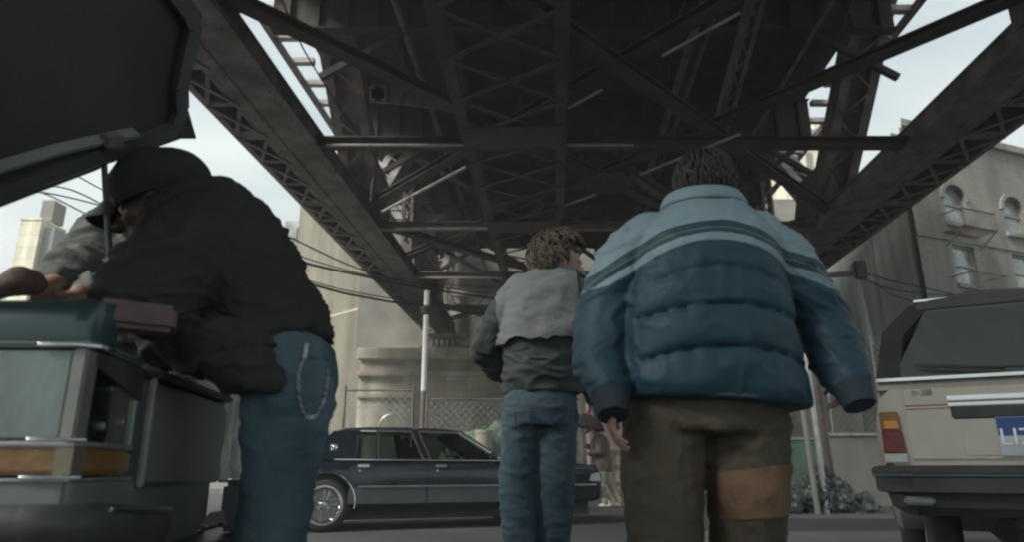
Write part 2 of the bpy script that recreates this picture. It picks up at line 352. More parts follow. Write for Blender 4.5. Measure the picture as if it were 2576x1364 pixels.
for X0, Xo, Xw in ((-8.25, -8.95, -9.9), (11.75, 12.4, 13.8)):
    sg = 1 if Xo > X0 else -1
    mb = MB()      # solid inner box chord
    a, b = T(X0, Y0, 10.45), T(X0, Y1, 10.45)
    mb.bar(a, b, 1.05, .06, (0, 0, 1)); 
    for e in (-1, 1):
        mb.bar(a+V((e*.5, 0, -.25)), b+V((e*.5, 0, -.25)), .05, .6)
        mb.bar(a+V((e*.52, 0, -.575)), b+V((e*.52, 0, -.575)), .32, .05)
        mb.bar(a+V((e*.52, 0, .06)), b+V((e*.52, 0, .06)), .2, .05)
    mb.bar(a+V((0, 0, -.54)), b+V((0, 0, -.54)), .8, .03)
    for k in range(150):
        yy = Y0+1+k*.4
        for e in (-.62, -.44, .44, .62): mb.sph(T(X0, yy, 10.45)+V((e, 0, -.605)), .028, seg=6, rg=3)
    mb.build('bottom_chord', M['steel_dark'], BR)
    # outer latticed walkway girder, dark plating above the lacing
    mb = MB()
    for xx in (Xo+sg*.1, Xw): mb.bar(T(xx, Y0, 9.95), T(xx, Y1, 9.95), .2, .12); mb.bar(T(xx+sg*.02, Y0, 10.6), T(xx+sg*.02, Y1, 10.6), .06, 1.1)
    y = Y0; k = 0
    while y < Y1-1:
        mb.bar(T(Xo, y, 9.93), T(Xw, y, 9.93), .22 if k % 3 else .55, .05)
        mb.bar(T(Xo, y, 9.88), T(Xw, y+1.9, 9.88), .12, .04); mb.bar(T(Xw, y, 9.84), T(Xo, y+1.9, 9.84), .12, .03)
        y += 1.9; k += 1
    mb.build('walkway_lattice', M['steel'], BR)
    MB().add([T(Xo-sg*.3, Y0, 11.15), T(Xw, Y0, 11.15), T(Xw, Y1, 11.15), T(Xo-sg*.3, Y1, 11.15), T(Xo-sg*.3, Y0, 11.25), T(Xw, Y0, 11.25), T(Xw, Y1, 11.25), T(Xo-sg*.3, Y1, 11.25)],
             [(0,3,2,1),(4,5,6,7),(0,1,5,4),(1,2,6,5),(2,3,7,6),(3,0,4,7)]).build('walkway_deck', M['deck'], BR)
for X0, dX in ((LX, 1), (RX, -1)):
    # truss web: V shaped pairs of laced diagonals, posts at the top nodes
    for kb_ in (-3.45, 12.45, 28.35, 44.25):
        for sgn in (-1, 1):
            yt = kb_+sgn*7.95
            if yt > 53: continue
            mb = MB(); wd = 1.45 if sgn < 0 else 1.1; laced(mb, T(X0, kb_, 10.7), T(X0, yt, 18.2), wd, .8, T(1, 0, 0)-T(0, 0, 0), pitch=1.1, fl=.36, t=.06)
            if sgn < 0: mb.bar(T(X0, kb_, 10.7), T(X0, yt, 18.2), wd-.1, .04, (0, 0, 1))
            mb.build('diagonal_brace', M['steel_light'] if (sgn > 0 and kb_ > 20) or kb_ > 40 else M['steel'], BR)  # paler steel on far diagonals puts their lit look into the colour
        mb = MB()
        for e in (-.5, .5):      # gusset plates at the foot of each V
            c = T(X0+e*1.1, kb_, 10.2)
            mb.prism([c+V((0, y_, z_)) for y_, z_ in ((-2.2, 0), (2.2, 0), (2.2, .9), (1.3, 2.4), (-1.3, 2.4), (-2.2, .9))], (.03, 0, 0))
        for e in (-.5, .5):
            for a_ in range(-4, 5):
                for b_ in range(4): mb.sph(T(X0+e*1.1-dX*0, kb_, 10.2)+V((dX*.03 if dX*e > 0 else 0, a_*.42, .25+b_*.5*(1-abs(a_)*.06))), .035, seg=6, rg=3)
        mb.build('gusset_plate', M['steel'], BR)
    for yt in (36.3, 52.2):
        mb = MB(); laced(mb, T(X0, yt, 10.9), T(X0, yt, 18), .6, .5, T(1, 0, 0)-T(0, 0, 0), pitch=.6, fl=.14)
        mb.build('truss_post', M['steel'], BR)
    mb = MB(); mb.bar(T(X0, Y0, 18.4), T(X0, Y1, 18.4), 1.2, .9); mb.build('top_chord', M['steel_dark'], BR)
CXl, CXr = -2.75, .1
for yy in NY:
    if yy > 52: continue
    near = yy < 12
    mb = MB(); mb.ibeam(T(-8.3, yy, 10.1), T(11.8, yy, 10.1), .38, .34, .05)
    for xx in range(-7, 12, 1): mb.sph(T(xx+.3, yy-.12, 9.93), .03, seg=6, rg=3)
    if not near: mb.build('cross_beam', M['steel_shaded'] if yy < 24 else M['steel'], BR)
    # deep floor beam under the deck with stiffeners
    mb = MB(); mb.ibeam(T(-9.6, yy, 15.2), T(11.5, yy, 15.2), .45, 1.9, .05)
    for i in range(21): mb.bar(T(-9+i, yy-.1, 14.35), T(-9+i, yy-.1, 16.05), .08, .16, (0, 1, 0))
    for i in (LX, RX):     # knee brackets
        e = 1 if i < 0 else -1
        mb.bar(T(i+e*.3, yy+.2, 12.6), T(i+e*3.0, yy+.2, 14.3), .22, .2, (0, 1, 0))
    mb.build('floor_beam', M['steel_shaded'], BR)
    # sway bracing between floor beam and cross beam
    for a_, b_ in () if yy < 24 else (((-7.6, 14.2), (-1.3, 10.4)), ((1.8, 14.2), (-1.3, 10.4)), ((1.8, 14.2), (6.6, 10.4)), ((11.1, 14.2), (6.6, 10.4))):
        mb = MB(); mb.ibeam(T(a_[0], yy+.3, a_[1]), T(b_[0], yy+.3, b_[1]), .24, .26, .03, (0, 1, 0)); mb.build('sway_brace', M['steel_shaded'], BR)
# lateral bracing in the bottom plane : long crossing diagonals
def diag(xa, ya, xb, yb, H):
    mb = MB()
    a, b = T(xa, ya, H), T(xb, yb, H)
    mb.ibeam(a, b, .42, .26, .04)
    mb.build('lateral_brace', M['steel_shaded'], BR)
for y in (-18.6, -10.8, 5.1, 12.5, 28.3, 44.2):
    for xa, xb, H in ((-8.5, 12.1, 10.42), (12.1, -8.5, 10.72)):
        ya, yb = y, y+23
        t0 = 0.0; t1 = 1.0
        if yb > 51: t1 = (51-ya)/23
        if ya < -9: t0 = (-9-ya)/23
        if t1 < .1: continue
        diag(xa+(xb-xa)*t0, ya+(yb-ya)*t0, xa+(xb-xa)*t1, ya+(yb-ya)*t1, H)
    yc = y+11.5
    if 20 < yc < 50:
        mb = MB(); c = T(1.85, yc, 10.23)
        mb.prism([c+V((x_, y_, 0)) for x_, y_ in ((-1.0, -.35), (-.35, -1.0), (.35, -1.0), (1.0, -.35), (1.0, .35), (.35, 1.0), (-.35, 1.0), (-1.0, .35))], (0, 0, .03))
        for i in range(-3, 4):
            for j in range(-3, 4):
                if abs(i)+abs(j) < 4: mb.sph(c+V((i*.27, j*.27, -.005)), .03, seg=6, rg=3)
        mb.build('gusset_plate', M['steel_shaded'], BR)
# pale strips added along beam edges, painting in lit edges and glints
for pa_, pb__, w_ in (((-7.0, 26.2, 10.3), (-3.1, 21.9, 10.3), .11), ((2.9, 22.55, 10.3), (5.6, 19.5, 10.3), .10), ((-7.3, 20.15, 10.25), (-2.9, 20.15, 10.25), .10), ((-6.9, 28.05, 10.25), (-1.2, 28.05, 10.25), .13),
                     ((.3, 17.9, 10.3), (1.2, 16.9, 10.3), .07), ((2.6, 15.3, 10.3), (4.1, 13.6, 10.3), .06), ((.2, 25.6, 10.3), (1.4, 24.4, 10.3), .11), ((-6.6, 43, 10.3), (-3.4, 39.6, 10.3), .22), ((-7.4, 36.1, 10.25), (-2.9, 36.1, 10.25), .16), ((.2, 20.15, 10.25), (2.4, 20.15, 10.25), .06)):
    MB().bar(T(*pa_)+V((0, -.12, -.40)), T(*pb__)+V((0, -.12, -.40)), w_, .05).build('lit_edge_strip', M['steel_light'], BR)
# centre longitudinal laced girder
mb = MB()
for xx in (CXl, CXr):
    mb.bar(T(xx, Y0, 9.72), T(xx, Y1, 9.72), .34, .06); mb.bar(T(xx, Y0, 10.3), T(xx, Y1, 10.3), .06, 1.05)
y = Y0; k = 0
while y < Y1-2:
    mb.bar(T(CXl, y, 9.68), T(CXr, y+2, 9.68), .15, .03); mb.bar(T(CXr, y, 9.64), T(CXl, y+2, 9.64), .15, .03)
    if k % 4 == 1: mb.bar(T((CXl+CXr)/2, y+1.35, 9.6), T((CXl+CXr)/2, y+2.65, 9.6), 2.9, .03)
    y += 2; k += 1
mb.build('centre_girder', M['steel_shaded'], BR)
# deck and stringers
Y0D = -34
mb = MB(); mb.add([T(-9.8, Y0D, 16.6), T(11.65, Y0D, 16.6), T(11.65, Y1-1, 16.6), T(-9.8, Y1-1, 16.6), T(-9.8, Y0D, 16.8), T(11.65, Y0D, 16.8), T(11.65, Y1-1, 16.8), T(-9.8, Y1-1, 16.8)],
                  [(0,3,2,1),(4,5,6,7),(0,1,5,4),(1,2,6,5),(2,3,7,6),(3,0,4,7)]); mb.build('deck', M['deck'], BR)
for i in range(9):
    xx = -8.6+i*2.35; mb = MB(); mb.ibeam(T(xx, Y0, 16.25), T(xx, Y1, 16.25), .3, .6, .04); mb.build('stringer', M['steel_shaded'], BR)
for X0, X1 in ((-9.85, -10.8), (11.7, 13.0)):
    mb = MB(); mb.bar(T(X1, Y0, 16), T(X1, Y1, 16), .16, .3); mb.build('edge_rail', M['steel'], BR)
    y = Y0+.5
    while y < Y1:
        mb = MB(); mb.bar(T(X0, y, 16.1), T(X1, y, 16.1), .3, .22); mb.build('tie', M['steel_light'], BR); y += 1.68
# inclined hangers and clutter in the dark bay
for (a_, b_) in (((-5.2, 18, 10.5), (-3.8, 27, 15)), ((5.4, 22, 10.4), (6.2, 16.2, 14.6)), ((7.6, 30, 10.4), (4.2, 34, 15)), ((-6, 33, 10.5), (-3.0, 37, 14.5))):
    mb = MB(); laced(mb, T(*a_), T(*b_), .5, .35, (1, 0, 0), pitch=.5); mb.build('hanger', M['steel'], BR)
# end bearings: rows of short columns standing on the pier
for X0 in (-8.4, 12.2):
    mb = MB()
    mb.box(tuple(T(X0, 50.6, 0)+V((-1.7, 0, 9.25-CH))), tuple(T(X0, 52, 0)+V((1.7, 0, 9.5-CH))))
    mb.box(tuple(T(X0, 50.6, 0)+V((-1.5, 0, 10.15-CH))), tuple(T(X0, 52, 0)+V((1.5, 0, 10.4-CH))))
    for i in range(7):
        for yy in (50.8, 51.7): mb.tube([T(X0-1.2+i*.4, yy, 9.4-CH), T(X0-1.2+i*.4, yy, 10.25-CH)], .085)
    mb.build('bearing', M['steel_light'], BR)
# service pipes and cables slung under the floor
mb = MB()
for xx, hh, r in ((4.6, 14.2, .14), (5.1, 14.25, .09), (-5.2, 14.3, .11), (8.6, 14.1, .07)): mb.tube([T(xx, Y0, hh), T(xx+.1, 20, hh+.05), T(xx, Y1-2, hh)], r, 10)
mb.build('service_pipe', M['steel'], BR, smooth=40)
mb = MB()
for xx, ph in ((3.2, 0), (6.9, 3), (-6.6, 5)):
    pts = [T(xx+.2*math.sin(k*.7+ph), Y0+k*1.0, 10.9-.35*abs(math.sin((k+ph)*math.pi/7.9))) for k in range(60)]; mb.tube(pts, .022, 5)
mb.build('slung_cable', M['cable'], BR)
# far portal frame over the pier
mb = MB()
for z_ in (11.2, 12.8): mb.bar(T(-8, 51, z_), T(12, 51, z_), .3, .5)
n = 14
for i in range(n):
    xa = -8+20*i/n; xb = -8+20*(i+1)/n
    mb.bar(T(xa, 51, 11.3 if i % 2 else 12.7), T(xb, 51, 12.7 if i % 2 else 11.3), .12, .1, (0, 1, 0))
mb.build('portal_frame', M['steel_light'], BR)

# ================================================================= PIER (stone)
PR = empty('stone_pier', (0, 51, 0)); PR.location = (0, 0, 0)
tag(PR, 'pale stained stone abutment wall with ledges under the far end of the bridge', 'bridge pier')
xl = P(905, 1000, 51).x; xr = 30
MB().box((xl, 50.2, 0), (xr, 56, 5.6)).build('wall', M['stone'], PR, bevel=.03)
MB().box((xl-.05, 50.0, 5.6), (xr, 56, 5.95)).build('ledge', M['stone'], PR, bevel=.05)
MB().box((xl+.02, 50.15, 5.95), (xr, 56, 7.15)).build('frieze', M['stone'], PR)
MB().box((xl-.12, 49.85, 7.15), (xr, 56, 7.5)).build('ledge', M['stone'], PR, bevel=.05)
MB().box((xl+.1, 50.1, 7.5), (xr, 56, 8.35)).build('frieze', mat('grimy_pink_stone', (.52, .45, .38), .9, var=.3, scale=.7), PR)
MB().box((xl-.15, 49.8, 8.35), (xr, 56.2, 9.2)).build('cornice', M['stone'], PR, bevel=.08)
MB().box((xl-3.5, 53, 0), (xr, 56.2, 22)).build('back_wall', M['stone_dk'], PR)

# ================================================================= BUILDINGS
yb = empty('cream_building', (0, 0, 0)); tag(yb, 'tall blank cream walled building left of the bridge, stained with rust streaks', 'building')
a = P(722, 900, 40); b = P(893, 900, 35)
d = V((b.x-a.x, b.y-a.y, 0)).normalized(); nrm = V((a.x, a.y, 0)).normalized()
A0 = V((a.x, a.y, 0)); B0 = V((b.x, b.y, 0)); H_ = 18
MB().prism([A0, B0, B0+nrm*7, A0+nrm*7], (0, 0, H_)).build('wall', M['cream'], yb)
MB().prism([A0-nrm*.15-d*.0+V((0, 0, H_)), B0-nrm*.15+d*.15+V((0, 0, H_)), B0+nrm*7.15+V((0, 0, H_)), A0+nrm*7.15+V((0, 0, H_))], (0, 0, .5)).build('parapet', M['cream'], yb)
mb = MB()
for k in (3,): mb.bar(A0+V((0, 0, 2.9*k))-nrm*.02, B0+V((0, 0, 2.9*k))-nrm*.02, .04, .12)
mb.build('string_course', mat('dull_cream', (.42, .39, .28), .9), yb)
mb = MB(); q = A0.lerp(B0, .3); mb.bar(q-nrm*.08+V((0, 0, .3)), q-nrm*.08+V((0, 0, 9)), .12, .1); mb.build('rain_pipe', M['cream'], yb)
sb = empty('distant_grey_building'); tag(sb, 'small slate grey block on the skyline beside the cream building', 'building')
a = P(684, 900, 60); b = P(722, 900, 60)
MB().box((a.x-1, 60, 0), (b.x+4, 70, P(700, 572, 60).z)).build('wall', mat('slate', (.22, .25, .26), .9), sb)
for k in range(4): MB().box((a.x+.1, 59.9, 12+k*3), (b.x-.1, 59.99, 13.6+k*3)).build('window', M['winglass'], sb)

tb = empty('right_building'); tb.name = 'brick_building'
tag(tb, 'grey brown brick building on the right with arched top windows and fire balconies', 'building')
c0 = P(2325, 700, 30); u_ = V((.93, .37, 0)).normalized()      # facade runs right and away
v_ = V((-.37, .93, 0)).normalized()
A0 = V((c0.x, c0.y, 0)); ztop = 12.5
# facade tuned so its roof line falls to the right
FW = 34
def fac(s_, z_, o=0): return A0 + u_*s_ - v_*o + V((0, 0, z_))
def hitfac(x, y):
    """facade coordinates seen at picture point"""
    p = P(x, y, 10) - V((0, 0, CH)); # direction
    # solve A0 + u s + z = cam + k*p
    den = p.x*u_.y - p.y*u_.x
    k = (A0.x*u_.y - A0.y*u_.x)/den
    q = p*k; return ((q.x-A0.x)*u_.x + (q.y-A0.y)*u_.y, q.z+CH)
zt = hitfac(2486, 373)[1]
wins = []
for (x0, x1, y0, y1, arch) in ((2374, 2427, 465, 560, 1), (2519, 2563, 484, 574, 1), (2404, 2447, 628, 716, 0), (2548, 2592, 640, 722, 0), (2440, 2478, 800, 876, 0), (2700, 2745, 500, 590, 1), (2700, 2745, 660, 735, 0)):
    s0, z1_ = hitfac(x0, y0); s1, _ = hitfac(x1, y0); _, z0_ = hitfac((x0+x1)/2, y1)
    wins.append((s0, s1, z0_, z1_, arch))
# regularise: rows share heights
r1 = [w for w in wins if w[4]]; z0a = r1[0][2]; z1a = r1[0][3]
wins = []
ww = hitfac(2424, 500)[0]-hitfac(2378, 500)[0]
cols = [hitfac(2400, 500)[0], hitfac(2541, 500)[0]]
st = cols[1]-cols[0]
zr = [hitfac(2400, 560)[1], hitfac(2425, 716)[1]]
fl = zr[0]-zr[1]; hh = hitfac(2400, 468)[1]-zr[0]
for ci in range(7):
    s_ = cols[0]+st*ci
    for ri in range(4):
        z_ = zr[0]-fl*ri
        if z_ < 1: continue
        wins.append((s_-ww/2*1.15, s_+ww/2*1.15, z_, z_+hh, ri == 0))
# wall as strips around openings (real recesses)
mb = MB(); TH = .4
ss_ = sorted(set([0, FW]+[w[0] for w in wins]+[w[1] for w in wins])); zs_ = sorted(set([0, zt]+[w[2] for w in wins]+[w[3] for w in wins]))
for i in range(len(ss_)-1):
    for j in range(len(zs_)-1):
        sm, zm = (ss_[i]+ss_[i+1])/2, (zs_[j]+zs_[j+1])/2
        hole = any(w[0] < sm < w[1] and w[2] < zm < w[3] for w in wins)
        if hole: continue
        a_, b_, c_, d_ = fac(ss_[i], zs_[j]), fac(ss_[i+1], zs_[j]), fac(ss_[i+1], zs_[j+1]), fac(ss_[i], zs_[j+1])
        mb.add([a_, b_, c_, d_], [(0, 1, 2, 3)])
for w in wins:   # reveals
    for (p, q) in (((w[0], w[2]), (w[1], w[2])), ((w[1], w[2]), (w[1], w[3])), ((w[1], w[3]), (w[0], w[3])), ((w[0], w[3]), (w[0], w[2]))):
        mb.add([fac(p[0], p[1]), fac(q[0], q[1]), fac(q[0], q[1], -.3), fac(p[0], p[1], -.3)], [(0, 1, 2, 3)])
    if w[4]:    # arch spandrels
        r = (w[1]-w[0])/2; cx, cz = (w[0]+w[1])/2, w[3]-r
        for sg in (-1, 1):
            pts = [fac(cx+sg*r, w[3], -.01)]+[fac(cx+sg*r*math.cos(t_), cz+r*math.sin(t_), -.01) for t_ in [math.pi/2*i/8 for i in range(9)]]
            mb.add(pts, [tuple(range(len(pts)))])
me = mb.mesh(False); link('wall', me, M['brick'], tb)
ray_ = V((A0.x, A0.y, 0)).normalized()
MB().prism([fac(.02, 0, -.5), fac(FW, 0, -.5), fac(FW, 0, -.5)+ray_*9, fac(.02, 0, -.5)+ray_*9], (0, 0, zt-.05)).build('rear_block', M['greywall'], tb)
MB().prism([fac(-.1, zt, .25), fac(FW, zt, .25), fac(FW, zt, -.5)+ray_*9, fac(.02, zt, -.5)+ray_*9], (0, 0, .35)).build('cornice', M['brick'], tb)
mb = MB(); mb.prism([fac(0, zr[0]-.95, .06), fac(FW, zr[0]-.95, .06), fac(FW, zr[0]-.95, 0), fac(0, zr[0]-.95, 0)], (0, 0, .25)); mb.build('string_course', M['brick'], tb)
for w in wins:
    fo = MB(); gx0, gx1 = w[0]+.02, w[1]-.02
    fr = MB()
    for (p, q) in (((gx0, w[2]), (gx0, w[3])), ((gx1, w[2]), (gx1, w[3])), ((gx0, w[2]+.05), (gx1, w[2]+.05)), ((gx0, w[3]-.05), (gx1, w[3]-.05)), ((gx0, (w[2]+w[3])/2), (gx1, (w[2]+w[3])/2))):
        fr.bar(fac(p[0], p[1], -.2), fac(q[0], q[1], -.2), .09, .09, v_)
    fw_ = fr.build('window', M['greywall'], tb)
    MB().add([fac(gx0, w[2], -.24), fac(gx1, w[2], -.24), fac(gx1, w[3], -.24), fac(gx0, w[3], -.24)], [(0, 1, 2, 3)]).build('pane', M['winglass'], fw_)
    MB().prism([fac(w[0]-.12, w[2]-.2, .14), fac(w[1]+.12, w[2]-.2, .14), fac(w[1]+.12, w[2]-.2, .0), fac(w[0]-.12, w[2]-.2, .0)], (0, 0, .2)).build('sill', M['concrete'], fw_)
    if w[4]:
        hm = MB(); r = (w[1]-w[0])/2+.12; cx, cz = (w[0]+w[1])/2, w[3]-(w[1]-w[0])/2
        pts = [fac(cx+r*math.cos(t_), cz+r*math.sin(t_), .05) for t_ in [math.pi*i/14 for i in range(15)]]
        for p, q in zip(pts, pts[1:]): hm.bar(p, q, .2, .14, v_)
        hm.build('arch_surround', M['stone_dk'], fw_)
for ci in (0, 0):
    pass
for ri in range(3):      # fire balconies below the first column of windows
    z_ = zr[0]-fl*ri-.55; s_ = cols[0]
    if z_ < 1.5: continue
    bal = MB(); L_ = 1.1
    for k in range(13): bal.bar(fac(s_-L_+k*L_/6, z_, .02), fac(s_-L_+k*L_/6, z_, 1.0), .06, .04)
    for o_ in (.05, 1.0): bal.bar(fac(s_-L_, z_, o_), fac(s_+L_, z_, o_), .06, .06)
    bal.bar(fac(s_-L_, z_+.85, 1.0), fac(s_+L_, z_+.85, 1.0), .05, .05)
    for k in range(17): bal.bar(fac(s_-L_+k*L_/8, z_, 1.0), fac(s_-L_+k*L_/8, z_+.85, 1.0), .025, .025, v_)
    for e in (-1, 1):
        bal.bar(fac(s_+e*L_, z_+.85, 0), fac(s_+e*L_, z_+.85, 1.0), .05, .05); bal.bar(fac(s_+e*L_, z_-.7, .02), fac(s_+e*L_, z_, .95), .05, .05)
    b_ = bal.build('fire_balcony', M['steel_dark'], tb)
    ld = MB()
    for e in (-.2, .2): ld.bar(fac(s_+.7+e, z_, .8), fac(s_-.1+e, z_-fl+.5, .8), .05, .05)
    for k in range(10):
        c_ = fac(s_+.7, z_, .8).lerp(fac(s_-.1, z_-fl+.5, .8), (k+.5)/10); ld.bar(c_-u_*.2, c_+u_*.2, .03, .03)
# grey green side wall to the left of the brick facade
sw = empty('rendered_building'); tag(sw, 'smooth grey green rendered building between the bridge and the brick building', 'building')
q0 = V((c0.x-.05, c0.y+.4, 0)); q1 = P(2105, 900, 46); q1 = V((q1.x, q1.y, 0))
dd = (q1-q0).normalized(); nn = V((dd.y, -dd.x, 0)); nn = nn if nn.x > 0 else -nn
qq = q0.lerp(q1, 0)
zg = P(2200, 520, 38).z
MB().prism([q0+V((0, 0, 0)), q1, q1+nn*6, q0+nn*6+dd*6], (0, 0, zg)).build('wall', M['greywall'], sw)
MB().bar(q0.lerp(q1, .35)+V((-.05, 0, 0)), q0.lerp(q1, .35)+V((-.05, 0, zg)), .12, .1).build('rain_pipe', M['greywall'], sw)
MB().bar(q0+V((-.1, 0, zg+.2)), q1+V((-.1, 0, zg+.2)), .5, .4).build('parapet', M['greywall'], sw)

# stone tower of the bridge seen through the right truss
tw = empty('stone_tower'); tag(tw, 'pale weathered stone tower seen through the right hand truss opening', 'tower')
a = P(1985, 420, 75); b = P(2098, 420, 75); zt2 = P(2040, 345, 75).z
MB().box((a.x, 75, 0), (b.x, 83, zt2)).build('shaft', M['stone'], tw, bevel=.1)
MB().box((a.x-.5, 74.5, zt2), (b.x+.5, 83.5, zt2+.9)).build('cornice', M['stone_dk'], tw, bevel=.1)
mb = MB()
for i in range(9): mb.box((a.x+i*.55, 74.9, zt2+.9), (a.x+i*.55+.22, 75.3, zt2+2.2))
mb.box((a.x-.2, 74.8, zt2+2.2), (b.x+.2, 75.4, zt2+2.5)); mb.build('balustrade', M['stone'], tw)
mb = MB()
for i in range(3): mb.box((a.x+.5+i*1.6, 74.85, zt2-9), (a.x+1.1+i*1.6, 74.99, zt2-2))
mb.build('pilaster', M['stone_dk'], tw)

# cream tower block at the far left
lt = empty('tower_block'); tag(lt, 'cream tower block with grey side at the far left skyline', 'building')
zz = P(90, 553, 34).z
a = P(40, 620, 34); b = P(92, 620, 34)
MB().box((a.x, 34, 0), (b.x, 36, zz)).build('wall', M['stone'], lt)
MB().box((b.x+.01, 34.3, 0), (b.x+.55, 36, zz-.3)).build('side_wing', M['greywall'], lt)  # narrow wing in plain grey render colour
MB().box((a.x-.03, 33.95, zz), (b.x+.03, 36, zz+.12)).build('cornice', M['stone'], lt)
MB().box((a.x+.2, 35, zz+.35), (b.x-.2, 36, zz+1.5)).build('water_tank', M['stone_dk'], lt)
for k in range(9):
    if 4.6+k*2.0 < zz: MB().box((a.x-.03, 34.5, 3+k*2.0), (a.x-.005, 35.6, 4.2+k*2.0)).build('window', M['winglass'], lt)

# ================================================================= WHITE POLE, FENCES
wp = empty('white_pole', tuple(P(1065, 1000, 13.5).xy)+(0,)); tag(wp, 'tall thin white pole with black collar behind the dark sedan', 'pole')
zt3 = P(1065, 733, 13.5).z; zc = P(1065, 782, 13.5).z; zl = P(1065, 985, 13.5).z
MB().tube([(0, 0, 0), (0, 0, zl)], .05, 12).build('base', M['steel'], wp, smooth=40)
MB().tube([(0, 0, zl), (0, 0, zt3)], .052, 12).build('shaft', M['white'], wp, smooth=40)
MB().rev([(.052, -.09), (.09, -.07), (.1, 0), (.12, .01), (.12, .06), (.08, .08), (.052, .1)], (0, 0, zc), (0, 0, 1), 16).build('collar', M['blackpl'], wp, smooth=40)
def chainlink(mb, p, q, h, z0, s=.16, r=.006):
    p = V(p); q = V(q); L = (q-p).length; d_ = (q-p)/L; x = -h
    while x < L:
        for sg in (1, -1):
            a0, a1 = (x, x+h) if sg > 0 else (x+h, x)
            lo, hi = 0.0, 1.0
            def t_at(xx): return (xx-a0)/(a1-a0)
            ts = sorted((t_at(0), t_at(L))); lo = max(0, ts[0]); hi = min(1, ts[1])
            if hi-lo > .02:
                A = p+d_*(a0+(a1-a0)*lo)+V((0, 0, z0+h*lo)); B = p+d_*(a0+(a1-a0)*hi)+V((0, 0, z0+h*hi))
                mb.bar(A, B, r, r)
        x += s
def fence(name, label, pts, z0, z1, D, cat, posts=True, mesh_=True, m='steel', r=.03):
    root = empty(name); tag(root, label, cat)
    W_ = [V((P(x, 1000, d).x, d, 0)) for x, d in pts]
    for w in W_: MB().tube([w, w+V((0, 0, z1+.1))], r, 8).build('post', M[m], root, smooth=40)
    for a, b in zip(W_, W_[1:]):
        mb = MB(); mb.tube([a+V((0, 0, z1)), b+V((0, 0, z1))], r*.8, 6); mb.build('rail', M[m], root, smooth=40)
        if mesh_:
            mb = MB(); chainlink(mb, a+(b-a).normalized()*.03, b-(b-a).normalized()*.03, z1-z0, z0); o = mb.build('wire_mesh', M['alu'], root)
    return root
zf = P(950, 983, 15).z
fence('chain_link_gate', 'rusty framed chain link gate left of the white pole', [(868, 15), (1040, 15)], .1, zf, 15, 'gate')
zf = P(1170, 1006, 15).z
fence('chain_link_fence', 'chain link fence with dark top rail right of the white pole', [(1075, 15), (1290, 15), (1462, 15)], .1, zf, 15, 'fence')
fence('chain_link_fence', 'wire fence with thin pale top rail behind the pale hatchback', [(2085, 17), (2210, 17), (2338, 17), (2470, 17)], .1, P(2250, 852, 17).z, 17, 'fence', m='alu', r=.022)
# small junk: hub hoop, board signs beside gate
ms = empty('stack_of_boards'); tag(ms, 'pink and white boards stacked against the gate behind the sedan trunk', 'boards')
for i, (x, w_, h_, mm) in enumerate(((846, .3, .9, 'pink'), (866, .25, 1.2, 'paper'), (884, .22, 1.05, 'steel_dark'), (897, .15, 1.25, 'paper'), (842, .2, 1.0, 'paper'))):
    c = P(x, 1200, 14.3+i*.05); MB().box((c.x-w_/2, c.y, 0), (c.x+w_/2, c.y+.04, h_+.35)).build('board', M[mm], ms)
hp = empty('wire_hoop'); tag(hp, 'thin wire hoop leaning on the gate behind the sedan roof', 'hoop')
c = P(985, 1075, 14.7)
MB().tube([c+V((math.cos(t*.2618)*.26, 0, math.sin(t*.2618)*.26)) for t in range(25)], .012, 6).build('hoop', M['alu'], hp, smooth=40)
# rubbish bundle: tarp covered heap with drum
th = remesh(MB().sph(P(1215, 1160, 13.2)+V((0, 0, -.2)), (.75, .5, .75)).sph(P(1180, 1180, 13.0), (.6, .4, .5)).sph(P(1262, 1150, 13.4), (.45, .4, .65)), .03, 2)
displace(th, lambda p, n: .10*fnoise(p, 3, 3, 1.6)+.04*fnoise(p, 9, 9, 4))
o = link('tarpaulin', th, M['tarp'], None, 60); tag(o, 'crumpled green tarpaulin over a heap beyond the sedan windscreen', 'tarp')
dr = empty('fibre_drum', tuple(P(1216, 1200, 12.6).xy)+(0,)); tag(dr, 'tan fibre drum standing before the green tarpaulin', 'drum')
zt4 = P(1216, 1085, 12.6).z
MB().tube([(0, 0, 0), (0, 0, zt4)], .15, 20).build('barrel', M['tan'], dr, smooth=40)
MB().rev([(.158, zt4-.05), (.16, zt4-.02), (.155, zt4+.01), (0, zt4+.012)], (0, 0, 0), (0, 0, 1), 20).build('lid', M['tan'], dr, smooth=40)

# ---- right background: low walls, boards, barrier, black sheet, posts
rw = empty('rusty_hoarding'); tag(rw, 'rusty streaked hoarding behind the wire fence beside the pale hatchback', 'hoarding')
a = P(2165, 1000, 19); b = P(2420, 1000, 18)
zh = P(2250, 866, 19).z
x_ = a.x; k = 0
while x_ < b.x:
    MB().box((x_, 19+.02*(k % 2), .13), (x_+.38, 19.05+.02*(k % 2), zh-.25*random.random())).build('sheet', M['rust'], rw); x_ += .385; k += 1
o = MB().box((P(2050, 1000, 22).x, 22, 0), (P(2180, 1000, 22).x, 23, P(2100, 985, 22).z)).build('tan_wall', M['tan'], None, bevel=.03); tag(o, 'short tan rendered wall behind the leaning posts', 'wall')
o = MB().box((P(1480, 1000, 25).x, 25, 0), (P(1600, 1000, 25).x, 26, P(1500, 1010, 25).z)).build('pink_wall', M['pink'], None, bevel=.03); tag(o, 'pinkish wall behind the person in the brown coat', 'wall')
o = MB().box((P(1930, 1000, 25).x, 25, 0), (P(2075, 1000, 25).x, 26, P(2000, 1065, 25).z)).build('brown_wall', M['pink'], None, bevel=.03); tag(o, 'low brownish wall behind the green board', 'wall')
gb = empty('green_board'); tag(gb, 'pale green sheet board standing behind the black plastic heap', 'board')
a = P(1925, 1180, 16.5); b = P(2062, 1180, 16.5); z1 = P(2000, 1108, 16.5).z
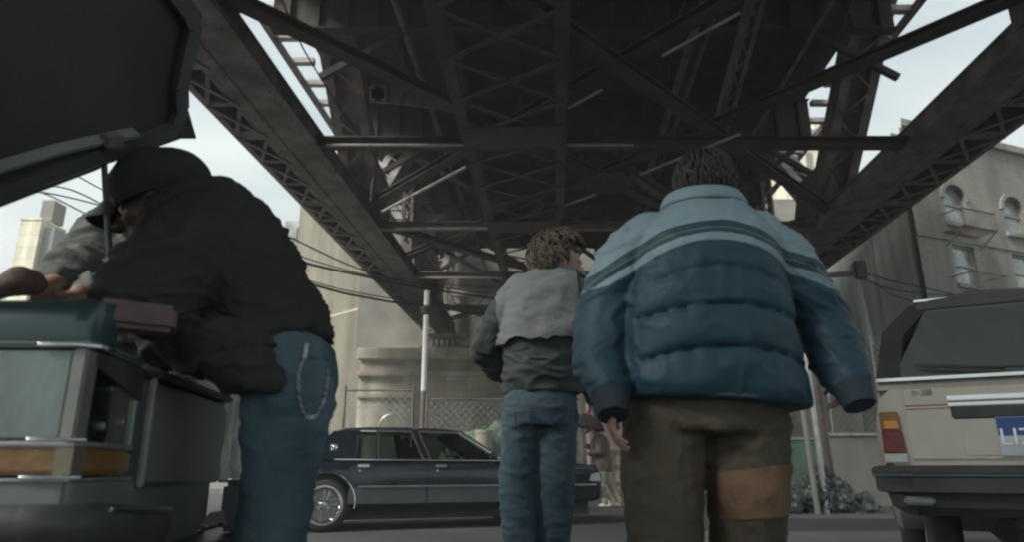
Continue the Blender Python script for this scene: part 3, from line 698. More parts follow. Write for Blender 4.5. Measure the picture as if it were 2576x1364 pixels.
MB().box((a.x, 16.5, 0), (b.x, 16.56, z1)).build('panel', M['greenboard'], gb); MB().box((a.x-.02, 16.46, z1), (b.x+.02, 16.6, z1+.06)).build('top_rail', M['alu'], gb)
cb = empty('concrete_barrier'); tag(cb, 'grey concrete road barrier left of the pale hatchback bumper', 'barrier')
a = P(2076, 1180, 15.5); b = P(2250, 1180, 15.5); z1 = P(2150, 1098, 15.5).z
pr = [(-.3, 0), (.3, 0), (.3, .1), (.15, .35), (.1, z1), (-.1, z1), (-.15, .35), (-.3, .1)]
MB().prism([(a.x, 15.5+p, q) for p, q in pr], (b.x-a.x, 0, 0)).build('block', M['concrete'], cb, bevel=.02)
MB().bar((a.x, 15.36, z1+.03), (b.x, 15.36, z1+.03), .05, .05).build('rail', M['alu'], cb)
mb = MB()
random.seed(3)
for i in range(34):
    x = random.uniform(1945, 2178); hgt = .50*math.exp(-((x-2055)/60)**2)+.16
    c = P(x, 1235, 13.6+random.uniform(-.3, .5)); mb.sph((c.x, c.y, hgt*random.uniform(.3, .8)), (random.uniform(.12, .3), random.uniform(.15, .3), hgt*random.uniform(.35, .6)+.05), Matrix.Rotation(random.uniform(-.6, .6), 3, 'Y'), 12, 8)
bg_ = remesh(mb, .022, 1)
displace(bg_, lambda p, n: .12*(noise.noise(V((p.x*4, p.y*4, p.z*4)))) + .16*abs(noise.noise(V((p.x*6, p.y*6, p.z*5))))+.05*abs(noise.noise(V((p.x*14, p.y*14, p.z*9))))-.05)
o = link('plastic_sheet_heap', bg_, M['bag'], None, 25); tag(o, 'heap of crumpled black plastic sheeting at the foot of the leaning posts', 'plastic heap')
for nm, lb_, x0, y0, x1, y1, D, r, mm in (
    ('leaning_post', 'leaning pale metal post, thickest of the group above the black plastic', 2022, 850, 2072, 1225, 13.2, .055, 'alu'),
    ('leaning_post', 'leaning darker steel post just right of the pale one above the black plastic', 2044, 900, 2096, 1225, 13.5, .075, 'steel'),
    ('leaning_post', 'thin square-ended post rising left of the pale leaning post', 2016, 1005, 2050, 1225, 13.0, .05, 'concrete'),):
    r_ = empty(nm); tag(r_, lb_, 'post', 'posts at the plastic heap')
    a, b = P(x1, y1, D), P(x0, y0, D+.3); a.z = 0
    MB().tube([a, b], r, 10).build('shaft', M[mm], r_, smooth=40)
    MB().tube([b, b+(b-a).normalized()*.05], r*1.2, 10).build('cap', M[mm], r_, smooth=40)
upl = empty('utility_pole'); tag(upl, 'wooden utility pole mostly hidden behind the bending man in black, carrying the left wires', 'pole')
c_ = P(560, 505, 14); MB().tube([(c_.x, 14, 0), (c_.x, 14, c_.z)], [.1, .075], 10).build('shaft', M['stone_dk'], upl, smooth=40)
MB().bar((c_.x-.02, 13.4, c_.z-.25), (c_.x-.02, 14.6, c_.z-.25), .08, .08).build('crossarm', M['stone_dk'], upl)
# bracket with wires under the right edge of the bridge
up = empty('utility_pole'); tag(up, 'utility pole with dark crossarm bracket and pale band right of the bridge foot', 'pole')
c = P(2152, 690, 20); MB().tube([(c.x+.5, 20, 0), (c.x-.05, 20, c.z+.3)], [.13, .1], 10).build('shaft', M['greywall'], up, smooth=40)
MB().bar(c+V((-.9, 0, -.05)), c+V((.3, 0, .05)), .14, .14).build('crossarm', M['steel_dark'], up)
MB().box(tuple(c+V((-.12, -.3, -.2))), tuple(c+V((.22, -.12, .35)))).build('transformer', M['blackpl'], up, bevel=.03)
def wire(label, pts, r, group=None, D=None, m='cable'):
    W_ = [P(*p) for p in pts]
    # Catmull style smoothing
    out = []
    for i in range(len(W_)-1):
        p0 = W_[max(i-1, 0)]; p1 = W_[i]; p2 = W_[i+1]; p3 = W_[min(i+2, len(W_)-1)]
        for k in range(8):
            t = k/8; out.append(.5*((2*p1)+(-p0+p2)*t+(2*p0-5*p1+4*p2-p3)*t*t+(-p0+3*p1-3*p2+p3)*t**3))
    out.append(W_[-1])
    o = MB().tube(out, r, 6).build('overhead_wire', M[m], None, smooth=50); tag(o, label, 'wire', group); return o
gw = 'overhead wires beside the bridge'
wire('upper wire sagging across the cream wall', [(560, 520, 14), (735, 600, 15), (915, 680, 17), (1100, 722, 20), (1330, 740, 24), (1425, 705, 34)], .018, gw)
wire('twin wire, thinner upper one of the middle pair crossing the cream wall', [(560, 570, 14), (735, 638, 15), (915, 690, 17), (1080, 715, 20), (1330, 722, 24), (1425, 705, 34)], .014, gw)
wire('thick wire, lower one of the middle pair crossing the cream wall', [(560, 580, 14), (735, 652, 15), (915, 695, 17), (1080, 728, 20), (1330, 752, 24), (1425, 705, 34)], .03, gw)
wire('thin wire, upper of the lowest pair crossing the cream wall', [(560, 650, 14), (770, 705, 15), (905, 738, 17), (1080, 762, 20), (1330, 775, 24), (1425, 705, 34)], .014, gw)
wire('thick wire, lowest of all crossing the cream wall', [(560, 655, 14), (770, 712, 15), (905, 746, 17), (1080, 770, 20), (1330, 772, 24), (1425, 705, 34)], .03, gw)
gs = 'thin wires against the sky at left'
for i, (l, pts) in enumerate((('topmost sky wire between raised hood and black cap', [(120, 400, 12), (190, 440, 12), (300, 500, 12.5), (420, 560, 13), (558, 530, 14)]),
    ('second sky wire, bowed, between raised hood and black cap', [(60, 470, 12), (150, 470, 12), (240, 505, 12.5), (400, 600, 13), (558, 585, 14)]),
    ('third sky wire, nearly straight, reaching the cap peak', [(20, 480, 12), (110, 484, 12), (240, 513, 12.5), (400, 560, 13), (558, 560, 14)]),
    ('lowest sky wire falling towards the grey green jacket', [(60, 475, 12), (120, 490, 12), (220, 540, 12.5), (340, 600, 13), (558, 620, 14)]))):
    wire(l, pts, .014, gs)
gr_ = 'wires from the utility pole'
wire('upper wire running right from the utility pole bracket', [(2150, 680, 20), (2240, 706, 20), (2340, 728, 20.3), (2480, 760, 20.5)], .02, gr_)
wire('lower wire sagging right from the utility pole bracket', [(2150, 690, 20), (2215, 720, 19.5), (2310, 738, 19.5), (2420, 745, 20)], .02, gr_)
wire('looped wire hanging below the other pole wires', [(2200, 712, 19.6), (2250, 745, 19.5), (2330, 765, 19.5), (2420, 775, 20)], .012, gr_)

# ================================================================= HAZE
hz = MB().box((-250, -130, -1), (250, 310, 60)).build('haze', None); tag(hz, kind='stuff')
hmt = bpy.data.materials.new('haze'); hmt.use_nodes = True; t = hmt.node_tree; t.nodes.clear()
o_ = N(t, 'ShaderNodeOutputMaterial'); v_h = N(t, 'ShaderNodeVolumePrincipled'); v_h.inputs['Color'].default_value = (.86, .87, .86, 1); v_h.inputs['Density'].default_value = .0028
t.links.new(v_h.outputs[0], o_.inputs['Volume']); hz.data.materials.append(hmt)

# ================================================================= CARS
def car_ring(x, st):
    zb, ws, z1, wm, zm, wt, zt, cr = st
    h = [(ws-.04, zb), (ws, zb+.05), (ws+.004, z1), (wm, zm), (wt, zt-.045), (wt-.05, zt), (wt*.5, zt+cr*.8)]
    return [V((x, -a, b)) for a, b in h]+[V((x, 0, zt+cr))]+[V((x, a, b)) for a, b in h[::-1]]
def interp(S, x):
    for (xa, a), (xb, b) in zip(S, S[1:]):
        if xa <= x <= xb:
            t = (x-xa)/(xb-xa); return tuple(p+(q-p)*t for p, q in zip(a, b))
    return S[0][1] if x < S[0][0] else S[-1][1]
def body_shell(root, S, wheels, rw, mats, name='body'):
    mb = MB(); xs = sorted(set([s[0] for s in S]+[S[0][0]+(S[-1][0]-S[0][0])*i/40 for i in range(41)]))
    mb.loft([car_ring(x, interp(S, x)) for x in xs])
    n = 15
    fi = 0
    for i in range(len(xs)-1):
        for j in range(n):
            mb.mi[fi] = 1 if j in (0, 1, n-4+1, n-3+1, n-1) and j != n-4+1-0*1 or j == n-3 else 0
            fi += 1
    me = mb.mesh()
    for p in me.polygons: p.material_index = 1 if p.center.z < interp(S, p.center.x)[2] else 0
    cut = MB()
    for wx in wheels:
        for s in (-1, 1):
            k = len(cut.v)
            cut.tube([(wx, s*.56, rw+.015), (wx, s*1.2, rw+.015)], rw+.06, 28)
    cm = cut.mesh(); co = bpy.data.objects.new('cut', cm); COL.objects.link(co)
    def fn(o):
        b = o.modifiers.new('b', 'BOOLEAN'); b.operation = 'DIFFERENCE'; b.object = co; b.solver = 'EXACT'
    r = evalmods(me, fn); bpy.data.objects.remove(co)
    r.materials.clear()
    return link(name, r, mats, root, 28)
def side_panel(root, S, x0, x1, s, name, mats, off=.008, lo=1, hi=4):
    """door skin that follows the body side"""
    mb = MB(); xs = [x0+(x1-x0)*i/8 for i in range(9)]
    rows = []
    for x in xs:
        st = interp(S, x); rg = car_ring(x, st)[lo:hi+1]
        rows.append([V((p.x, (p.y-off) if s < 0 else -(p.y-off), p.z)) for p in rg])
    inn = [[V((p.x, p.y+.014*(1 if s < 0 else -1), p.z)) for p in r] for r in rows]
    loops = [r+i[::-1] for r, i in zip(rows, inn)]
    mb.loft(loops)
    me = mb.mesh()
    for p in me.polygons: p.material_index = 1 if p.center.z < interp(S, p.center.x)[2] else 0
    return link(name, me, mats, root, 30)
def wheel(root, x, y, r, w, s, style='wire'):
    mb = MB(); ri = r*.68
    mb.rev([(ri, -w/2+.01), (ri+.01, -w/2), (r-.045, -w/2), (r-.012, -w/2+.02), (r, -w/2+.045), (r, w/2-.045), (r-.012, w/2-.02), (r-.045, w/2), (ri+.01, w/2), (ri, w/2-.01)], (x, y, r), (0, s, 0), 40, closed=True)
    o = mb.build('wheel', M['rubber'], root, smooth=40)
    rm = MB()
    if style == 'wire':
        rm.rev([(ri+.022, w/2-.012), (ri+.020, w/2+.006), (ri-.002, w/2+.008), (ri-.004, w/2-.01)], (x, y, r), (0, s, 0), 40, closed=True)
        rm.build('whitewall_band', mat('tyre_band', (.34, .34, .32), .6, bump=0), o, smooth=40)
        rm = MB()
        rm.rev([(ri, w/2+.004), (ri-.012, w/2+.012), (ri-.035, w/2-.02), (ri-.04, w/2-.045)], (x, y, r), (0, s, 0), 40)
        rm.rev([(0, w/2+.012), (.04, w/2+.010), (.05, w/2-.005), (.062, w/2-.02), (.08, w/2-.035)], (x, y, r), (0, s, 0), 24)
        for k in range(30):
            a = 2*math.pi*k/30; b = a+.16*(1 if k % 2 else -1)
            p = V((x+.062*math.cos(a), y+s*(w/2-.01), r+.062*math.sin(a))); q = V((x+(ri-.03)*math.cos(b), y+s*(w/2-.018), r+(ri-.03)*math.sin(b)))
            rm.tube([p, q], .0035, 5)
        rm.build('rim', M['chrome'], o, smooth=40)
        bk = MB().rev([(0, w/2-.05), (ri-.01, w/2-.05)], (x, y, r), (0, s, 0), 32).build('brake_disc', mat('dull_metal', (.34, .34, .33), .5, .5, bump=0), o)
    else:
        rm.rev([(ri, w/2-.005), (ri-.015, w/2-.0), (ri-.04, w/2-.03), (.09, w/2-.03), (.06, w/2-.005), (0, w/2)], (x, y, r), (0, s, 0), 32)
        rm.build('rim', M['alu'], o, smooth=40)
    return o

# ---- dark sedan parked across the view
SD = empty('sedan', (0, 0, 0)); tag(SD, 'long black sedan with grey lower sides, chrome trim and wire wheels parked across the street', 'car')
ca, sa = math.cos(R(21)), math.sin(R(21))
SD.location = (-2.42-.86*sa*1.0+0*ca, 9.4+.86*ca, 0); SD.rotation_euler = (0, 0, R(21))
S = [(-1.12, (.42, .70, .56, .72, .70, .66, .84, .0)), (-1.02, (.32, .82, .54, .85, .72, .80, .90, .02)), (-.3, (.30, .88, .54, .895, .73, .85, .905, .02)),
     (.2, (.29, .89, .54, .905, .73, .86, .895, .0)), (2.4, (.29, .89, .54, .905, .73, .86, .885, .0)), (2.6, (.29, .89, .54, .90, .73, .85, .89, .015)),
     (3.6, (.30, .87, .54, .885, .72, .83, .865, .02)), (4.0, (.33, .80, .54, .82, .71, .77, .83, .015)), (4.1, (.40, .70, .55, .73, .70, .68, .79, .0))]
body_shell(SD, S, (0, 3.04), .33, [M['navy'], M['greypaint']])
for s in (-1, 1):
    for x0, x1 in ((.30, 1.335), (1.355, 2.52)):
        d = side_panel(SD, S, x0, x1, s, 'door', [M['navy'], M['greypaint']])
        yy = -s*0 + s*.905
        hb = MB(); hx = x0+.10
        hb.box((hx, s*.885, .80), (hx+.16, s*.915, .835)); h = hb.build('door_handle', M['chrome'], d, bevel=.008)
        MB().rev([(0, .012), (.014, .01), (.016, 0)], (x0+.13, s*.897, .75), (0, s, 0), 12).build('keyhole', M['chrome'], d)
    # chrome belt, side moulding, sill strip and arch lips
    MB().bar((-.95, s*.868, .556), (-.42, s*.902, .556), .012, .02).bar((.42, s*.908, .556), (2.6, s*.908, .556), .014, .02).bar((3.47, s*.888, .556), (3.95, s*.83, .556), .012, .02).build('side_moulding', mat('dull_chrome', (.3, .31, .31), .35, .8, bump=0), SD)
    MB().bar((.1, s*.862, .898), (2.42, s*.862, .89), .012, .014).build('belt_trim', M['chrome'], SD)
    for wx in (0, 3.04):
        mb = MB(); pts = []
        for k in range(19):
            a = math.pi*(k/18)*1.1-.05*math.pi; pts.append((wx+.395*math.cos(a), s*(.898 if wx == 0 else .886), .345+.395*math.sin(a)))
        mb.tube(pts, .010, 6); mb.build('arch_trim', M['chrome'], SD, smooth=50)
    for x0, x1, y0, y1, zz0, zz1, mm in ((4.0, 4.115, .60, .74, .60, .74, 'clear'), (3.72, 4.02, .815, .84, .60, .72, 'clear'), (-1.13, -1.03, .5, .72, .6, .85, 'redlens')):
        MB().box((x0, s*y0, zz0), (x1, s*y1, zz1)).build('headlight' if x0 > 3.9 else ('corner_lamp' if x0 > 3 else 'tail_light'), M[mm], SD, bevel=.01)
    wheel(SD, 0, s*.80, .33, .2, s); wheel(SD, 3.04, s*.80, .33, .2, s)
MB().loft([[V((x, s_*w, z)) for s_, z in ((-1, .36), (-1, .52), (1, .52), (1, .36))] for x, w in ((4.02, .86), (4.14, .80), (4.2, .6))]).build('bumper', mat('bumper_grey', (.2, .22, .23), .35, .6, bump=0), SD, bevel=.012)
MB().loft([[V((x, s_*w, z)) for s_, z in ((-1, .38), (-1, .54), (1, .54), (1, .38))] for x, w in ((-1.04, .86), (-1.16, .80), (-1.2, .6))]).build('bumper', mat('bumper_grey_rear', (.2, .22, .23), .35, .6, bump=0), SD, bevel=.012)
MB().box((4.08, -.42, .56), (4.15, .42, .77)).build('grille', M['chrome'], SD, bevel=.01)
MB().box((-1.0, -.55, .12), (3.95, .55, .34)).build('underbody', M['blackpl'], SD)
# greenhouse
def gp(x, z, s, wb=.845, wt=.60, z0=.885, z1=1.325): 
    t = (z-z0)/(z1-z0); return V((x, s*(wb+(wt-wb)*t), z))
mb = MB()   # roof
rr = []
for x, z, w in ((.12, 1.262, .60), (.28, 1.305, .62), (.6, 1.322, .63), (1.1, 1.33, .635), (1.6, 1.322, .63), (1.86, 1.298, .62), (1.93, 1.285, .61)):
    rr.append([V((x, -w, z-.035)), V((x, -w, z-.01)), V((x, -w+.06, z+.012)), V((x, -w*.5, z+.028)), V((x, 0, z+.034)), V((x, w*.5, z+.028)), V((x, w-.06, z+.012)), V((x, w, z-.01)), V((x, w, z-.035))])
mb.loft(rr).build('roof', M['navy'], SD, smooth=35)
for s in (-1, 1):
    A0_, A1_ = gp(2.47, .90, s), gp(1.88, 1.28, s)
    mb = MB(); mb.bar(A0_, A1_, .045, .05, (0, 1, 0))
    mb.build('windscreen_pillar', M['navy'], SD)
    MB().bar(A0_+V((-.03, s*.02, 0)), A1_+V((-.03, s*.02, 0)), .012, .022, (0, 1, 0)).build('pillar_trim', M['chrome'], SD)
    mb = MB(); mb.prism([gp(1.30, .89, s), gp(1.40, .89, s), gp(1.26, 1.29, s), gp(1.17, 1.29, s)], (0, -s*.04, 0)).build('door_pillar', M['navy'], SD)
    MB().prism([gp(1.305, .89, s)+V((0, s*.006, 0)), gp(1.345, .89, s)+V((0, s*.006, 0)), gp(1.205, 1.285, s)+V((0, s*.006, 0)), gp(1.17, 1.285, s)+V((0, s*.006, 0))], (0, -s*.004, 0)).build('pillar_trim', M['chrome'], SD)
    MB().prism([gp(-.33, .895, s), gp(.36, .895, s), gp(.42, 1.285, s), gp(.10, 1.27, s), gp(.02, 1.22, s)], (0, -s*.05, 0)).build('rear_pillar', M['navy'], SD)
    # small oval crest on the rear pillar
    e = gp(.1, 1.06, s)+V((0, s*.006, 0)); nn_ = V((0, s*.87, .48))
    eb = MB(); eb.sph(e, (.022, .008, .028)); 
    for k in range(12):
        a = 2*math.pi*k/12
        if k != 3: eb.sph(e+V((.042*math.cos(a), -s*.42*.035*math.sin(a)*1.1, .036*math.sin(a))), (.011, .006, .009))
    eb.build('crest', M['chrome'], SD, smooth=60)
    # glass: quarter light, rear door, front door
    for q in (((.39, .895), (.66, .895), (.68, 1.28), (.45, 1.28)), ((.68, .895), (1.30, .895), (1.17, 1.285), (.70, 1.28)), ((1.40, .893), (2.40, .893), (1.84, 1.275), (1.27, 1.285))):
        w = MB().prism([gp(x, z, s)+V((0, -s*.012, 0)) for x, z in q], (0, -s*.004, 0)).build('side_window', M['glass'], SD)
        f = MB(); pts = [gp(x, z, s)+V((0, s*.001, 0)) for x, z in q]
        for a_, b_ in zip(pts, pts[1:]+pts[:1]): f.bar(a_, b_, .014, .014, (0, 1, 0))
        f.build('window_frame', M['chrome'] if q[0][0] < .5 else mat('frame_dull', (.2, .2, .2), .35, .8, bump=0), w)
    mr = MB(); c = gp(2.28, .95, s)+V((.0, s*.10, 0)); mr.loft([ring(c+V((k*.02, 0, 0)), .075-.01*abs(k), .05-.006*abs(k), 14, 3, u=(0, 1, 0), v=(0, 0, 1)) for k in (-2, -1, 0, 1, 3)])
    mr.bar(c, gp(2.28, .91, s), .02, .03); mr.build('door_mirror', M['navy'], SD, smooth=50)
MB().prism([gp(2.50, .91, -1), gp(2.50, .91, 1), gp(1.90, 1.29, 1), gp(1.90, 1.29, -1)], (-.004, 0, -.004)).build('windscreen', M['glass'], SD)
MB().prism([gp(-.30, .905, -1), gp(-.30, .905, 1), gp(.12, 1.255, 1), gp(.12, 1.255, -1)], (.004, 0, -.004)).build('rear_window', glassmat('pale_rear_glass', (.5, .55, .55), .75, .12), SD)
for s in (-1, 1): MB().bar(gp(-.31, .9, s)+V((-.02, 0, .0)), gp(.11, 1.262, s)+V((-.02, 0, .01)), .02, .03, (0, 1, 0)).build('rear_glass_trim', M['chrome'], SD)
for x, y in ((1.55, -.38), (1.55, .38), (.45, -.35), (.45, .35)):
    mb = MB(); mb.box((x-.2, y-.24, .5), (x+.28, y+.24, .72)); mb.prism([(x-.2, y-.24, .7), (x-.06, y-.24, .7), (x-.18, y-.22, 1.10), (x-.30, y-.22, 1.10)], (0, .46, 0)); mb.box((x-.28, y-.12, 1.08), (x-.19, y+.12, 1.24))
    mb.build('seat', M['int'], SD, bevel=.03)
MB().rev([(.19, 0), (.195, .012), (.205, 0), (.195, -.012)], (2.02, .38, .97), (.9, 0, .45), 28, closed=True).bar((2.02, .2, .97), (2.02, .56, .97), .02, .03).build('steering_wheel', M['blackpl'], SD, smooth=50)
MB().box((2.1, -.78, .78), (2.45, .78, .92)).build('dashboard', M['blackpl'], SD, bevel=.03)

# ---- pale hatchback on the right, seen from its rear left corner
HB = empty('hatchback'); tag(HB, 'beige boxy car at the right edge seen from behind with black bumper', 'car')
lw = .655; DH = 3.6
yaw = R(29)
left = V((-math.cos(yaw), math.sin(yaw), 0)); fwd = V((math.sin(yaw), math.cos(yaw), 0))
cor = V((P(2212, 1100, DH).x, DH, 0))
HB.location = cor - left*lw; HB.rotation_euler = (0, 0, math.pi/2-yaw)
def z33(y, D=DH): return P(2230, y, D).z
zt_ = z33(985); zbm = z33(1166)
S2 = [(.0, (zbm-.02, lw-.02, zbm+.0, lw, zbm+.2, lw-.02, zt_, .0)), (.06, (zbm-.10, lw, zbm-.04, lw+.01, zbm+.2, lw-.015, zt_+.0, .0)),
      (.55, (zbm-.16, lw+.02, zbm-.08, lw+.03, zbm+.16, lw, zt_+.0, .0)), (2.6, (.32, lw+.04, zbm-.12, lw+.05, zbm+.14, lw+.02, zt_-.06, .0)),
      (3.7, (.34, lw, zbm-.1, lw+.01, zbm+.1, lw-.04, zt_-.12, .02)), (4.0, (.42, lw-.1, zbm-.08, lw-.08, zbm+.06, lw-.12, zt_-.18, .0))]
body_shell(HB, S2, (1.05, 3.3), .34, [M['beige'], M['beige']])
for s in (-1, 1):
    side_panel(HB, S2, 1.55, 2.6, s, 'door', [M['beige'], M['beige']])
    wheel(HB, 3.3, s*.60, .33, .18, s, 'plain'); wheel(HB, 1.05, s*.42, .33, .18, s, 'plain')
    # lamp cluster: amber over red over white, wrapping the corner
    z0, z1, z2, z3 = z33(1166), z33(1142), z33(1084), z33(1039)
    zs4 = [(z0, z1-.002, 'clear', 'reversing_lens'), (z1, z2-.002, 'redlens', 'brake_lens'), (z2, z3, 'amber', 'indicator_lens')]
    hs = None
    for za, zb, mm, nm in zs4:
        ta = (za-z0)/(z3-z0)*.018; tb_ = (zb-z0)/(z3-z0)*.018
        y_o = s*(lw+.012); yi = lambda t: s*(lw-.095-t*0)
        lp = MB().prism([(-.02, s*(lw-.012+.0), za), (-.02, s*(lw-.115+ta), za), (-.02, s*(lw-.115+tb_), zb), (-.02, s*(lw-.012), zb)], (.12, s*.0, 0))
        o = lp.build('tail_light' if hs is None else nm, M[mm], HB if hs is None else hs, bevel=.004); hs = hs or o
    MB().prism([(-.0245, s*(lw-.03), z2+.006), (-.0245, s*(lw-.095), z2+.006), (-.0245, s*(lw-.085), z2+.045), (-.0245, s*(lw-.03), z2+.045)], (.002, 0, 0)).build('lit_lens', M['amberhot'], hs)
# tail door with recess, trim and badge
hd = MB().loft([[V((x, s_*w, z)) for s_, z in ((-1, zbm+.01), (-1, zt_-.004), (1, zt_-.004), (1, zbm+.01))] for x, w in ((-.012, lw-.125), (.02, lw-.12))]).build('tailgate', M['beige'], HB, bevel=.008)
MB().bar((-.017, -lw+.13, z33(1026)), (-.017, lw-.13, z33(1026)), .006, .008, (1, 0, 0)).build('pinstripe', mat('red_pinstripe', (.35, .12, .08), .5, bump=0), hd)
MB().bar((-.019, -lw+.13, z33(1031)), (-.019, lw-.13, z33(1031)), .006, .008, (1, 0, 0)).build('shut_line', mat('light_edge', (.6, .58, .52), .4, bump=0), hd)
zr0, zr1 = z33(1044), z33(1026)
MB().box((-.022, -.33, zr0-.035), (.0, .33, zr0+.03)).build('handle_recess', M['blackpl'], hd, bevel=.008)
for zz, hh_ in ((zr1+.018, .022), (zr1-.008, .014)): MB().box((-.034, -.34, zz), (-.005, .34, zz+hh_)).build('handle_trim', M['chrome'], hd, bevel=.004)
MB().box((-.017, -.30, zbm+.03), (-.004, .30, zr0-.05)).build('plate_panel', M['beige'], hd, bevel=.004)
pz0, pz1 = z33(1151), z33(1060)
pl = MB().box((-.026, -.145, pz0), (-.018, .160, pz1)).build('number_plate', mat('plate_white', (.42, .46, .5), .5, bump=0), HB, bevel=.002)
MB().box((-.0275, -.143, pz0+(pz1-pz0)*.52), (-.0262, .158, pz1-.002)).build('plate_band', M['bluepl'], pl)
tm = text_mesh('LIZ', (pz1-pz0)*.62, .0015)
for v in tm.vertices:
    x, y, z = v.co; v.co = V((-.0285-z, .085-x*.95, (pz0+pz1)/2-.006+y))
link('plate_letters', tm, mat('plate_letters', (.7, .74, .78), .5, bump=0), pl)
bd = MB(); zb_ = z33(1000)
for pts in (((0, 0), (.028, .010), (0, .02)), ((.038, 0), (.052, 0), (.052, .022), (.04, .022)), ((.058, 0), (.085, 0), (.085, .022), (.060, .022), (.062, .011), (.083, .011))):
    bd.tube([(-.02, lw-.17-p, zb_+q) for p, q in pts], .0022, 5)
bd.build('badge', M['steel'], hd)
# greenhouse
zc_ = z33(960); ztop_ = P(2440, 790, DH+.75).z
def hg(x, y, z): return V((x, y, z))
MB().loft([[V((.0, -lw+.02, zt_)), V((.0, lw-.02, zt_)), V((.1, lw-.02, zt_)), V((.1, -lw+.02, zt_))], [V((.02, -lw+.03, zc_-.01)), V((.02, lw-.03, zc_-.01)), V((.1, lw-.03, zc_-.01)), V((.1, -lw+.03, zc_-.01))]]).build('scuttle', mat('dull_beige', (.26, .25, .225), .5, bump=0), HB)
MB().bar((.0, -lw+.02, zc_), (.0, lw-.02, zc_), .02, .016, (0, 0, 1)).build('glass_trim', M['chrome'], HB)
wtp = lw-.27; xt = .74
gq = [(.03, -lw+.10, zc_+.01), (.03, lw-.10, zc_+.01), (xt-.12, wtp-.04, ztop_-.06), (xt-.12, -wtp+.04, ztop_-.06)]
MB().prism(gq, (.004, 0, -.004)).build('rear_window', M['glassdk'], HB)
for s in (-1, 1):
    mb = MB()
    mb.loft([[V((.02, s*(lw-.02), zc_+.005)), V((.02, s*(lw-.13), zc_+.005)), V((.32, s*(lw-.13), zc_+.005)), V((.32, s*(lw-.02), zc_+.005))],
             [V((xt*.55, s*(lw-.075), (zc_+ztop_)/2+.055)), V((xt*.55, s*(lw-.175), (zc_+ztop_)/2+.03)), V((xt*.55+.25, s*(lw-.175), (zc_+ztop_)/2)), V((xt*.55+.25, s*(lw-.075), (zc_+ztop_)/2))],
             [V((xt-.02, s*(wtp+.03), ztop_)), V((xt-.08, s*(wtp-.06), ztop_-.04)), V((xt+.15, s*(wtp-.06), ztop_-.04)), V((xt+.15, s*(wtp+.03), ztop_-.01))]])
    mb.build('rear_pillar', M['blackpl'], HB, smooth=30)
    for x0, x1 in ((.45, 1.5), (1.55, 2.6)):
        MB().prism([(x0+.1, s*(lw-.03), zt_+.02), (x1, s*(lw-.03), zt_), (x1-.05, s*(wtp+.02), ztop_-.05), (x0+.45, s*(wtp+.02), ztop_-.05)], (0, -s*.004, 0)).build('side_window', M['glassdk'], HB)
        MB().bar((x1, s*(lw-.03), zt_), (x1-.05, s*wtp, ztop_), .06, .03, (0, 1, 0)).build('door_pillar', M['blackpl'], HB)
rr = [[V((x, -w, z-.03)), V((x, -w, z)), V((x, -w+.08, z+.02)), V((x, 0, z+.045)), V((x, w-.08, z+.02)), V((x, w, z)), V((x, w, z-.03))] for x, z, w in ((xt-.1, ztop_-.02, wtp), (xt, ztop_+.01, wtp+.01), (1.3, ztop_+.03, wtp+.02), (2.0, ztop_+.01, wtp+.01), (2.3, ztop_-.04, wtp))]
MB().loft(rr).build('roof', mat('dark_vinyl_roof', (.06, .062, .062), .5), HB, smooth=35)
MB().bar((xt-.06, -wtp, ztop_+.012), (xt-.06, wtp, ztop_+.012), .012, .012).build('roof_trim', M['chrome'], HB)
for s in (-1, 1): MB().tube([(xt-.06, s*wtp, ztop_+.012), (1.3, s*(wtp+.025), ztop_+.03), (2.2, s*(wtp+.01), ztop_)], .009, 6).build('roof_trim', M['chrome'], HB)
MB().prism([(2.3, -wtp, ztop_-.05), (2.3, wtp, ztop_-.05), (2.95, lw-.05, zt_-.04), (2.95, -lw+.05, zt_-.04)], (.004, 0, 0)).build('windscreen', M['glassdk'], HB)
mb = MB(); mb.tube([(-.03, -.05, zc_+.03), (-.005, .12, zc_+.035), (.03, .42, zc_+.06)], .006, 6); mb.bar((.0, .08, zc_+.03), (.05, .45, zc_+.075), .008, .02); mb.build('rear_wiper', M['blackpl'], HB)
for y_ in (-.31, .31):
    MB().box((.75, y_-.24, .75), (.9, y_+.24, zc_+.12)).build('seat', M['int'], HB, bevel=.03)
    MB().box((1.6, y_-.22, .75), (1.75, y_+.22, zc_+.2)).build('seat', M['int'], HB, bevel=.03)
# bumper: deep black moulding wrapping the corner, with valance and lamp
bt, bb = z33(1174, DH-.1), z33(1243, DH-.1)
def brow(z, o): return [(.55, lw+.03+o), (.1, lw+.045+o), (-.06, lw-.0+o), (-.135-o, lw-.12), (-.15-o, 0), (-.135-o, -lw+.12), (-.06, -lw-o), (.1, -lw-.045-o), (.55, -lw-.03-o)]
def bumper(name, zs_o, m):
    mb = MB(); rows = [[V((x, y, z)) for x, y in brow(z, o)] for z, o in zs_o]
    inn = [[V((x+.06, y*.9, z)) for x, y in brow(z, o)] for z, o in zs_o]
    mb.loft(rows+inn[::-1], caps=False, closed=False); mb.loft([rows[0], inn[0]], caps=False, closed=False)
    return mb.build(name, m, HB, smooth=30)
bumper('bumper', [(bb, -.03), (bb+.01, 0), (bt-.045, .004), (bt-.03, .015), (bt-.012, .016), (bt, .0), (bt+.004, -.03)], M['blackpl'])
bumper('bumper_strip', [(bt-.052, .006), (bt-.046, .014), (bt-.036, .014), (bt-.034, .006)], M['teal'])
bumper('valance', [(bb-.10, -.11), (bb-.06, -.06), (bb-.004, -.045)], M['blackpl'])
MB().box((-.10, lw-.20, bb-.05), (-.04, lw-.07, bb-.012)).build('fog_lamp', M['panel'], HB, bevel=.01)
MB().tube([(.3, .1, bb-.14), (-.1, .1, bb-.14)], .025, 10).build('exhaust_pipe', M['steel'], HB, smooth=40)
MB().box((.5, -.5, .32), (3.8, .08, .5)).build('underbody', M['blackpl'], HB)

